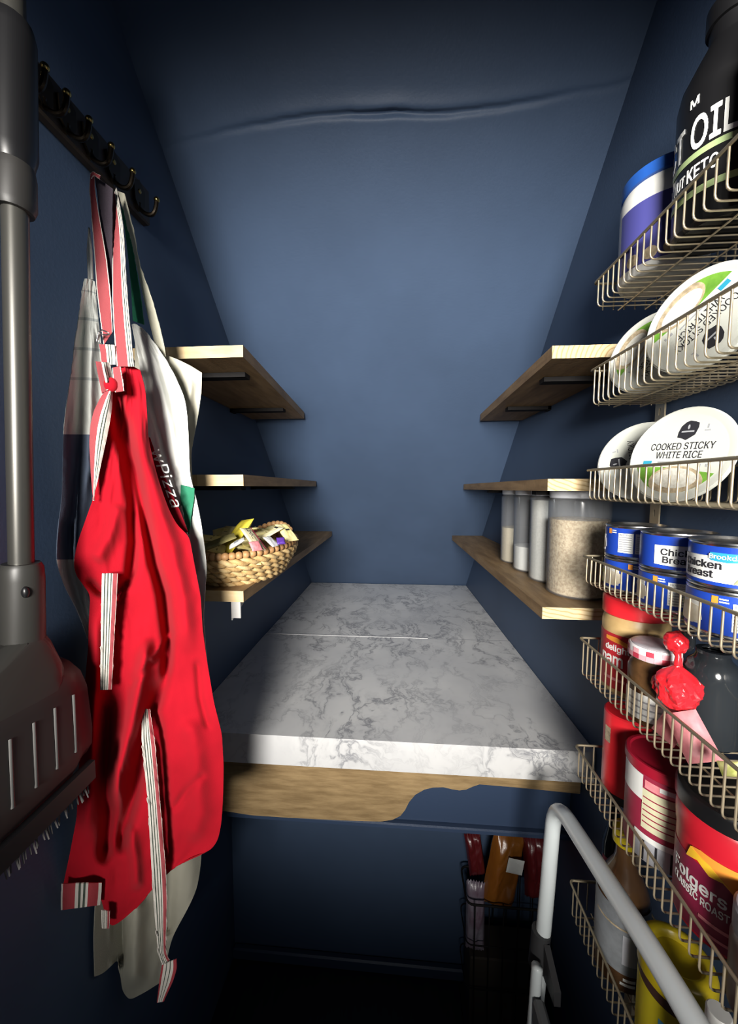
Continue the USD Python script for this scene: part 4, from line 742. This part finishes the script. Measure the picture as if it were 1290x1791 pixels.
RC = [([(201, 662), (209, 756), (222, 813), (232, 881), (235, 950), (228, 1010), (224, 1040)], 0.022, 9), ([(215, 690), (222, 760), (238, 830), (252, 900), (270, 985), (286, 1040), (294, 1110), (292, 1160), (286, 1221)], 0.030, 9),
      ([(240, 700), (250, 790), (275, 880), (300, 960), (322, 1050), (330, 1150)], -0.016, 16), ([(286, 1180), (268, 1240), (250, 1310), (236, 1380), (218, 1440), (206, 1500)], 0.030, 12), ([(262, 1110), (246, 1190), (228, 1280), (206, 1350), (197, 1420)], -0.026, 14),
      ([(193, 1207), (188, 1290), (187, 1358), (190, 1431), (180, 1520)], 0.028, 12), ([(170, 1060), (166, 1200), (160, 1350), (150, 1480)], -0.012, 12), ([(210, 880), (190, 940), (165, 985)], -0.010, 14), ([(150, 1010), (175, 1035), (205, 1045), (226, 1010)], 0.012, 7),
      ([(262, 1160), (280, 1130), (300, 1105)], -0.008, 5), ([(225, 1200), (262, 1165), (290, 1140)], 0.006, 5), ([(275, 1240), (280, 1330), (288, 1440), (292, 1520)], 0.022, 10), ([(330, 1250), (345, 1330), (350, 1420), (335, 1480)], -0.010, 18), ([(300, 1420), (330, 1380), (360, 1350)], 0.005, 6),
      ([(225, 1440), (236, 1500), (240, 1560)], -0.010, 10), ([(345, 1150), (350, 1220), (366, 1280)], 0.007, 6)]
q, uv = cloth(RTOP, RRIGHT, RBOT, RLEFT, lambda u, v, px: RY(px), 80, 180, RC, 0.0013, 0.0045, 5.0, 21)
body = part(t, 'body', q, 'red_cotton', uv=uv)
strip([(252, 765), (260, 800), (270, 845), (290, 900), (312, 935)], [(262, 765), (275, 802), (286, 828), (299, 860), (315, 894), (329, 930)], lambda u, v, px: RY(px) + 0.016, 'dark_red_cotton', t, 'turned_facing', label='deep red facing of the bib that carries white script')
# white script on the facing, running down the bib
def on_cloth(m, p0, p1, off):
    """Lays flat lettering along the line p0 -> p1 measured on the cloth, off in front of it."""
    a, b = np.array(p0, float), np.array(p1, float); L = np.linalg.norm(b - a); e = (b - a) / L; n_ = V(e[1], -e[0]); v = m.vertices; k = L / (v[:, 0].max() - v[:, 0].min())
    q = a + (v[:, :1] - v[:, 0].min()) * k * e + v[:, 1:2] * k * n_; return trimesh.Trimesh(at(q[:, 0], q[:, 1], Y=RY(q[:, 0]) + off - v[:, 2]), m.faces, process=False)
part(t, 'script', on_cloth(text('wPizza', 0.0125, 0.0004, slant=0.25, sx=1.25), (264, 790), (301, 890), 0.0145), 'white_cotton', smooth=False, label='white script lettering')
# straps
strip([(158, 302), (156, 325), (160, 380), (164, 433), (169, 510), (174, 550), (178, 582), (181, 604)], [(166, 301), (166, 330), (172, 370), (178, 403), (186, 450), (192, 502), (195, 540), (197, 580)], lambda u, v, px: 0.504 - 0.010 * v + 0.006 * u, 'strap_print_plain', t, 'neck_strap', label='left half of the pink neck strap')
strip([(194, 352), (196, 390), (197, 433), (196, 480), (196, 523), (199, 580), (204, 641)], [(203, 328), (208, 355), (213, 382), (217, 430), (220, 484), (226, 560), (234, 641)], lambda u, v, px: 0.530 - 0.045 * v, 'strap_print', t, 'neck_strap', label='right half of the striped neck strap')
strip([(158, 304), (162, 299), (168, 303), (174, 306)], [(159, 312), (163, 306), (169, 310), (174, 313)], const(0.502), 'strap_print_plain', t, 'strap_fold', nv=14)
strip([(173, 602), (176, 618), (178, 637)], [(200, 603), (201, 618), (202, 638)], const(0.486), 'tail_print', t, 'strap_tab', nv=20, label='short striped tab above the knot')
RNG = at([169, 172, 178, 186, 192], [597, 582, 577, 580, 584], Y=0.484)
part(t, 'wire_pin', tube(np.vstack([RNG, at([186, 176, 171, 174, 178], [586, 584, 594, 600, 602], Y=0.486)]), 0.0009, 6), 'steel', smooth=True, label='bent wire pin')
strip([(167, 632), (170, 650), (174, 668), (178, 688)], [(192, 634), (196, 652), (199, 664), (198, 676)], lambda u, v, px: 0.470 + 0.005 * np.cos(u * 6), 'tail_print', t, 'bow_loop', nv=24, label='twisted loop of the knot', creases=[([(178, 636), (188, 672)], -0.006, 4)])
strip([(196, 643), (198, 664), (201, 686)], [(210, 641), (214, 662), (217, 684)], const(0.471), 'strap_print_plain', t, 'bow_end', nv=20, label='short pink end of the bow')
part(t, 'knot', moved(trimesh.Trimesh(trimesh.creation.icosphere(3).vertices * V(0.0085, 0.007, 0.0095), trimesh.creation.icosphere(3).faces), at(194, 673, Y=0.470)), 'red_cotton', smooth=True)
strip([(190, 676), (176, 694), (164, 718), (158, 742), (156, 775), (158, 818), (161, 860), (163, 874)], [(197, 686), (196, 712), (192, 740), (186, 770), (178, 806), (171, 840), (166, 862), (164, 876)], lambda u, v, px: RY(px) - 0.010 - 0.006 * np.sin(PI * u) * (1 - v), 'tail_print', t, 'tie_tail', label='striped tail curving down from the knot')
strip([(178, 1003), (177, 1060), (176, 1130), (175, 1207)], [(206, 1003), (203, 1060), (199, 1130), (195, 1206)], lambda u, v, px: RY(px) - 0.016, 'tie_print', t, 'tie_strip', label='short striped tie end on the red front', wrinkle=0.002)
strip([(249, 1240), (247, 1290), (252, 1340), (258, 1400), (262, 1470), (266, 1540), (271, 1610), (276, 1665), (283, 1688)], [(262, 1240), (271, 1300), (278, 1380), (283, 1440), (290, 1520), (292, 1580), (290, 1640), (290, 1668), (297, 1680)], lambda u, v, px: RY(px) + 0.006 - 0.022 * np.minimum(v * 5, 1), 'tie_print', t, 'waist_tie', nv=90, label='long striped tie hanging below the hem', wrinkle=0.003)
strip([(283, 1688), (279, 1712), (276, 1738), (274, 1754)], [(308, 1678), (309, 1694), (303, 1715), (286, 1752)], const(0.494), 'end_print', t, 'tie_end', nv=20, label='folded striped end of the tie')
strip([(108, 1546), (107, 1570), (107, 1592)], [(178, 1544), (177, 1566), (175, 1583)], lambda u, v, px: RY(px) - 0.010 + 0.003 * np.sin(u * 7), 'hem_print', t, 'hem_band', nv=12, nu=20, label='striped band along the left hem')
strip([(177, 1592), (177, 1608), (178, 1624)], [(192, 1594), (192, 1608), (191, 1624)], on(-0.012), 'tie_print', t, 'hem_tab', nv=10)

# ================================================================ stick vacuum in front of the aprons
material('vacuum_metal', (0.085, 0.083, 0.075), rough=0.35, metal=0.6)
material('vacuum_grey', (0.034, 0.033, 0.030), rough=0.42, spec=0.5)
material('vacuum_dark', (0.02, 0.019, 0.018), rough=0.5)
material('vent_grey', (0.10, 0.098, 0.094), rough=0.5)
material('bristle', (0.12, 0.115, 0.11), rough=0.8)
PY = 0.385; _p0, _p1 = at(27, 400, Y=PY), at(36, 900, Y=PY)
t = thing('stick_vacuum', 'grey stick vacuum hanging at the left edge with its floor head at the bottom', 'vacuum cleaner', M=mat4((-0.42, PY, 1.2)))
def pole(z): return _p0 + (_p1 - _p0) * (z - _p0[2]) / (_p1[2] - _p0[2])
part(t, 'tube', tube([pole(1.285), pole(1.95)], 0.0115, 20), 'vacuum_metal', smooth=40)
part(t, 'upper_sleeve', tube([pole(1.735), pole(1.75), pole(1.86), pole(1.873)], [0.0165, 0.020, 0.020, 0.017], 20), 'black_plastic', smooth=35)
part(t, 'collar', tube([pole(1.690), pole(1.697), pole(1.725), pole(1.737)], [0.0160, 0.0185, 0.0185, 0.0165], 20), 'vacuum_dark', smooth=35)
hp = pole(1.93); part(t, 'handle_body', hull([(hp[0] + dx, hp[1] + dy, z) for dx, dy, z in ((-0.035, -0.03, 1.86), (-0.004, -0.03, 1.86), (-0.035, 0.004, 1.86), (-0.004, 0.004, 1.86), (-0.04, -0.06, 2.02), (-0.006, -0.06, 2.02), (-0.04, -0.005, 2.02), (-0.006, -0.005, 2.02))]), 'black_plastic', smooth=False)
part(t, 'lower_sleeve', tube([pole(1.215), pole(1.222), pole(1.295), pole(1.308), pole(1.313)], [0.0195, 0.0205, 0.0205, 0.0195, 0.017], 24), 'vacuum_grey', smooth=35)
part(t, 'latch_button', trimesh.Trimesh(trimesh.creation.icosphere(2).vertices * V(0.004, 0.0035, 0.0065) + pole(1.283) + V(0.017, -0.012, 0), trimesh.creation.icosphere(2).faces), 'black_plastic', smooth=True)
# floor head: a cross-section in x, z swept along y
sec = lambda s: [(-0.472, 1.02 + 0 * s), (-0.395, 1.045), (-0.386, 1.06), (-0.384, 1.085), (-0.389, 1.150), (-0.398, 1.172), (-0.415, 1.186), (-0.440, 1.196), (-0.472, 1.190)]
def head_sec(y):
    k = np.clip((0.420 - y) / 0.02, 0, 1); p = np.array(sec(0)); cx, cz = -0.43, 1.11
    return np.c_[cx + (p[:, 0] - cx) * (0.86 + 0.14 * k), np.full(len(p), y), cz + (p[:, 1] - cz) * (0.86 + 0.14 * k) - 0.05 * (0.39 - y)]
ys = [0.430, 0.424, 0.416, 0.40, 0.36, 0.30, 0.24, 0.18, 0.15]; rings = [head_sec(y) for y in ys]; n = len(rings[0]); v = np.vstack(rings); f = []
for i in range(len(ys) - 1):
    for q in range(n): q2 = (q + 1) % n; f += [[i * n + q, i * n + q2, (i + 1) * n + q2], [i * n + q, (i + 1) * n + q2, (i + 1) * n + q]]
v = np.vstack([v, rings[0].mean(0), rings[-1].mean(0)])
for q in range(n): q2 = (q + 1) % n; f += [[len(v) - 2, q2, q], [len(v) - 1, (len(ys) - 1) * n + q, (len(ys) - 1) * n + q2]]
hm = trimesh.Trimesh(v, f, process=False); hm.fix_normals()
part(t, 'floor_head', hm, 'vacuum_dark', smooth=40)
_e = pole(1.226); _ring = [(_e[0] + 0.0205 * math.cos(q), _e[1] + 0.0205 * math.sin(q), 1.226) for q in np.linspace(0, 2 * PI, 17)[:-1]]
nh = hull(_ring + [(_e[0] + 0.024 * math.cos(q), _e[1] + 0.024 * math.sin(q), 1.212) for q in np.linspace(0, 2 * PI, 17)[:-1]] + [(-0.400, 0.408, 1.176), (-0.392, 0.395, 1.150), (-0.458, 0.412, 1.186), (-0.393, 0.30, 1.142), (-0.402, 0.24, 1.160), (-0.466, 0.24, 1.176)]).subdivide().subdivide()
trimesh.smoothing.filter_taubin(nh, iterations=8); part(t, 'neck_housing', nh, 'vacuum_grey', smooth=50)
for y in np.linspace(0.398, 0.200, 9):
    z = 1.11 - 0.05 * (0.39 - y); part(t, 'vent_rib', tube([(-0.3845, y, z - 0.030), (-0.3895, y + 0.006, z + 0.038)], 0.0021, 6), 'vent_grey', smooth=True)
part(t, 'squeegee', hull([(x, y, 1.045 - 0.05 * (0.39 - y) + dz) for x in (-0.392, -0.384) for y in (0.424, 0.15) for dz in (-0.020, 0.004)]), 'black_plastic', smooth=False)
br = []; rg = np.random.default_rng(4)
for y in np.arange(0.155, 0.424, 0.0035):
    z = 1.022 - 0.05 * (0.39 - y); br.append(tube([(-0.394, y, z + 0.006), (-0.392 + rg.normal(0, 0.002), y + rg.normal(0, 0.002), z - 0.014 - 0.004 * rg.random())], [0.0016, 0.0008], 4))
part(t, 'bristles', br, 'bristle', smooth=False, kind='stuff')

# ================================================================ beaded basket of sachets on the lower left shelf
material('seagrass', (0.62, 0.42, 0.18), rough=0.7, color2=(0.42, 0.26, 0.10), vscale=60, bump=0.4, bscale=300)
material('seagrass_pale', (0.70, 0.52, 0.26), rough=0.7, color2=(0.52, 0.35, 0.15), vscale=60, bump=0.4, bscale=300)
material('wood_bead', (0.50, 0.28, 0.12), rough=0.55, color2=(0.36, 0.19, 0.075), vscale=40)
BC = V(-0.338, 0.815, 1.2052); BA, BB, BZ = 0.098, 0.175, 0.058         # half width (x), half length (y), height
bt = thing('beaded_basket', 'oval woven seagrass basket with a wooden bead rim, on the lower left shelf', 'basket', M=mat4(BC))
def oval(k, z, th): return np.stack([BC[0] + BA * k * np.cos(th), BC[1] + BB * k * np.sin(th), np.full_like(th, BC[2] + z)], -1)
th = np.linspace(0, 2 * PI, 121)[:-1]
part(bt, 'lining', (lambda: (lambda prof: trimesh.Trimesh(np.vstack([oval(k, z, th) for k, z in prof] + [[BC + V(0, 0, 0.004)], [BC + V(0, 0, 0.001)]]),
    [[i * 120 + q, i * 120 + (q + 1) % 120, (i + 1) * 120 + (q + 1) % 120] for i in range(len(prof) - 1) for q in range(120)] + [[i * 120 + q, (i + 1) * 120 + (q + 1) % 120, (i + 1) * 120 + q] for i in range(len(prof) - 1) for q in range(120)]
    + [[len(prof) * 120 + 1, (q + 1) % 120, q] for q in range(120)] + [[len(prof) * 120, (len(prof) - 1) * 120 + q, (len(prof) - 1) * 120 + (q + 1) % 120] for q in range(120)], process=False))([(0.70, 0.001), (0.80, 0.014), (0.90, 0.034), (0.955, 0.055), (0.935, 0.055), (0.88, 0.034), (0.78, 0.014), (0.68, 0.004)]))(), 'seagrass', smooth=50)
rows = [(0.735, 0.0065), (0.80, 0.018), (0.875, 0.030), (0.935, 0.042), (0.975, 0.053)]
for ri, (k, z) in enumerate(rows):
    for sgn in (0, 1):
        tt = np.linspace(0, 2 * PI, 300)[:-1]; w = np.sin(tt * 17 + ri * 1.1 + sgn * PI)
        P_ = np.stack([BC[0] + (BA * k + 0.0030 * w + 0.002) * np.cos(tt), BC[1] + (BB * k + 0.0030 * w + 0.002) * np.sin(tt), BC[2] + z + 0.0036 * np.cos(tt * 17 + ri * 1.1 + sgn * PI)], -1)
        part(bt, 'braid', tube(P_, 0.0044 + 0.0011 * meshkit.noise(np.stack([tt * 9, tt * 0 + ri, tt * 0 + sgn], -1)), 7, closed=True), 'seagrass' if (ri + sgn) % 2 else 'seagrass_pale', smooth=True)
nb = 58
bead0 = trimesh.creation.icosphere(2, 0.0074)
for k in range(nb):
    a = 2 * PI * k / nb; p_ = oval(1.0, 0.0665, np.array([a]))[0]
    part(bt, 'bead', moved(bead0, p_), 'wood_bead', smooth=True)
for end in (1,):
    for j, s_ in enumerate(np.linspace(-0.9, 0.9, 9)):
        a = end * PI / 2 + s_ * 0.55 - end * 0.15; p_ = oval(0.97, 0.078 + 0.016 * math.cos(s_ * 1.5), np.array([a]))[0]
        part(bt, 'bead', moved(bead0, p_), 'wood_bead', smooth=True)

material('sachet_yellow', (0.80, 0.70, 0.27), rough=0.5, color2=(0.76, 0.68, 0.38), vscale=60)
material('sachet_bright', (0.74, 0.60, 0.05), rough=0.45, color2=(0.62, 0.52, 0.06), vscale=80)
material('sachet_cream', (0.74, 0.69, 0.46), rough=0.5, color2=(0.66, 0.58, 0.33), vscale=50)
material('sachet_olive', (0.30, 0.27, 0.11), rough=0.5, color2=(0.18, 0.16, 0.06), vscale=40)
material('sachet_white', (0.74, 0.75, 0.74), rough=0.4)
material('purple_foil', (0.08, 0.03, 0.26), rough=0.35)
def sachet(px, py, z, w, h, d, rot, m, lab, group=None, extra=(), seed=1):
    """A paper sachet lying in the basket; px, py and its height say where it lies."""
    c = at(px, py, Z=BC[2] + z); s = thing('sachet', lab, 'sachet', group, M=mat4(c, rot), world=False)
    part(s, 'packet', packet(w, h, d, seed), m, smooth=40)
    for nm, me, mm in extra: part(s, nm, me, mm, smooth=False)
    return s
def E3(z, x, y=0): return rotz(z) @ rotx(x) @ roty(y)
G = 'plain yellow sachets heaped in the beaded basket'
rg = np.random.default_rng(11); proto = None
for k in range(26):
    u_, v_ = rg.uniform(-0.5, 0.6), rg.uniform(-0.72, 0.72); q_ = V(BC[0] + BA * u_, BC[1] + BB * v_, BC[2] + 0.040 + 0.036 * k / 24 + 0.026 * (1 - u_ * u_) * (1 - v_ * v_))
    M = mat4(q_, E3(rg.uniform(0, 180), rg.uniform(-22, 22), rg.uniform(-22, 22)))
    if proto is None: proto = thing('plain_sachet', 'plain yellow paper sachet in the heap in the beaded basket', 'sachet', G, M=M, world=False); part(proto, 'packet', packet(0.034, 0.052, 0.006, 3), 'sachet_yellow', smooth=40); part(proto, 'printed_line', moved(flat_poly(sbox(-0.012, -0.012, 0.012, -0.009), 0.0003), (0, 0, 0.0030)), 'sachet_olive', smooth=False)
    else: dup(proto, M, proto.label)
sachet(414, 937, 0.092, 0.050, 0.085, 0.012, E3(-28, 48, -12), 'sachet_bright', 'large bright yellow packet standing tallest in the beaded basket', seed=5)
sachet(379, 949, 0.088, 0.034, 0.070, 0.006, E3(-60, 20, 10), 'sachet_olive', 'dull olive sachet at the far left of the heap', seed=6)
sachet(442, 943, 0.094, 0.028, 0.058, 0.006, E3(62, 42, 10), 'sachet_cream', 'pale sachet with a line of dark capitals, front centre of the heap', extra=[('lettering', moved(text('NOMONNIT', 0.0085, 0.0003, sx=0.82), (0.004, 0, 0.0036), rotz(90)), 'print_black'), ('red_stripe', moved(flat_poly(sbox(-0.028, -0.0125, 0.028, -0.0105), 0.0003), (0, 0, 0.0036), rotz(90)), 'print_maroon')], seed=7)
sachet(447, 955, 0.084, 0.022, 0.020, 0.006, E3(58, 55, 0), 'pink_paper', 'pale pink sachet below the lettered one, against the beads', seed=8)
sachet(414, 950, 0.090, 0.020, 0.030, 0.005, E3(-70, 30, 10), 'sachet_white', 'small white sachet with a dark fold, left of the lettered one', extra=[('dark_fold', moved(flat_poly(sbox(-0.006, -0.004, 0.006, 0.004), 0.0003), (0, 0, 0.0031)), 'print_grey')], seed=9)
sachet(474, 932, 0.096, 0.020, 0.052, 0.006, E3(-42, 24, 6), 'sachet_cream', 'narrow cream sachet with a black mark, raised at the middle of the heap', extra=[('black_mark', moved(flat_poly(sbox(-0.008, 0.014, 0.002, 0.019), 0.0003), (0, 0, 0.0034)), 'print_black')], seed=10)
sachet(501, 931, 0.094, 0.030, 0.056, 0.010, E3(52, 36, 0), 'sachet_yellow', 'plump yellow bar at the right of the heap', extra=[('black_mark', moved(flat_poly(sbox(-0.003, 0.0, 0.006, 0.005), 0.0003), (0, 0, 0.0056)), 'print_black')], seed=11)
sachet(491, 946, 0.086, 0.016, 0.016, 0.006, E3(30, 50, 0), 'purple_foil', 'small purple wrapper under the plump yellow bar', seed=12)
sachet(474, 947, 0.086, 0.024, 0.028, 0.005, E3(80, 40, 0), 'sachet_white', 'white sachet beside the purple wrapper', seed=13)
sachet(440, 928, 0.090, 0.024, 0.020, 0.005, E3(20, 40, 0), 'bright_red', 'small red wrapper behind the large bright yellow packet', seed=14)
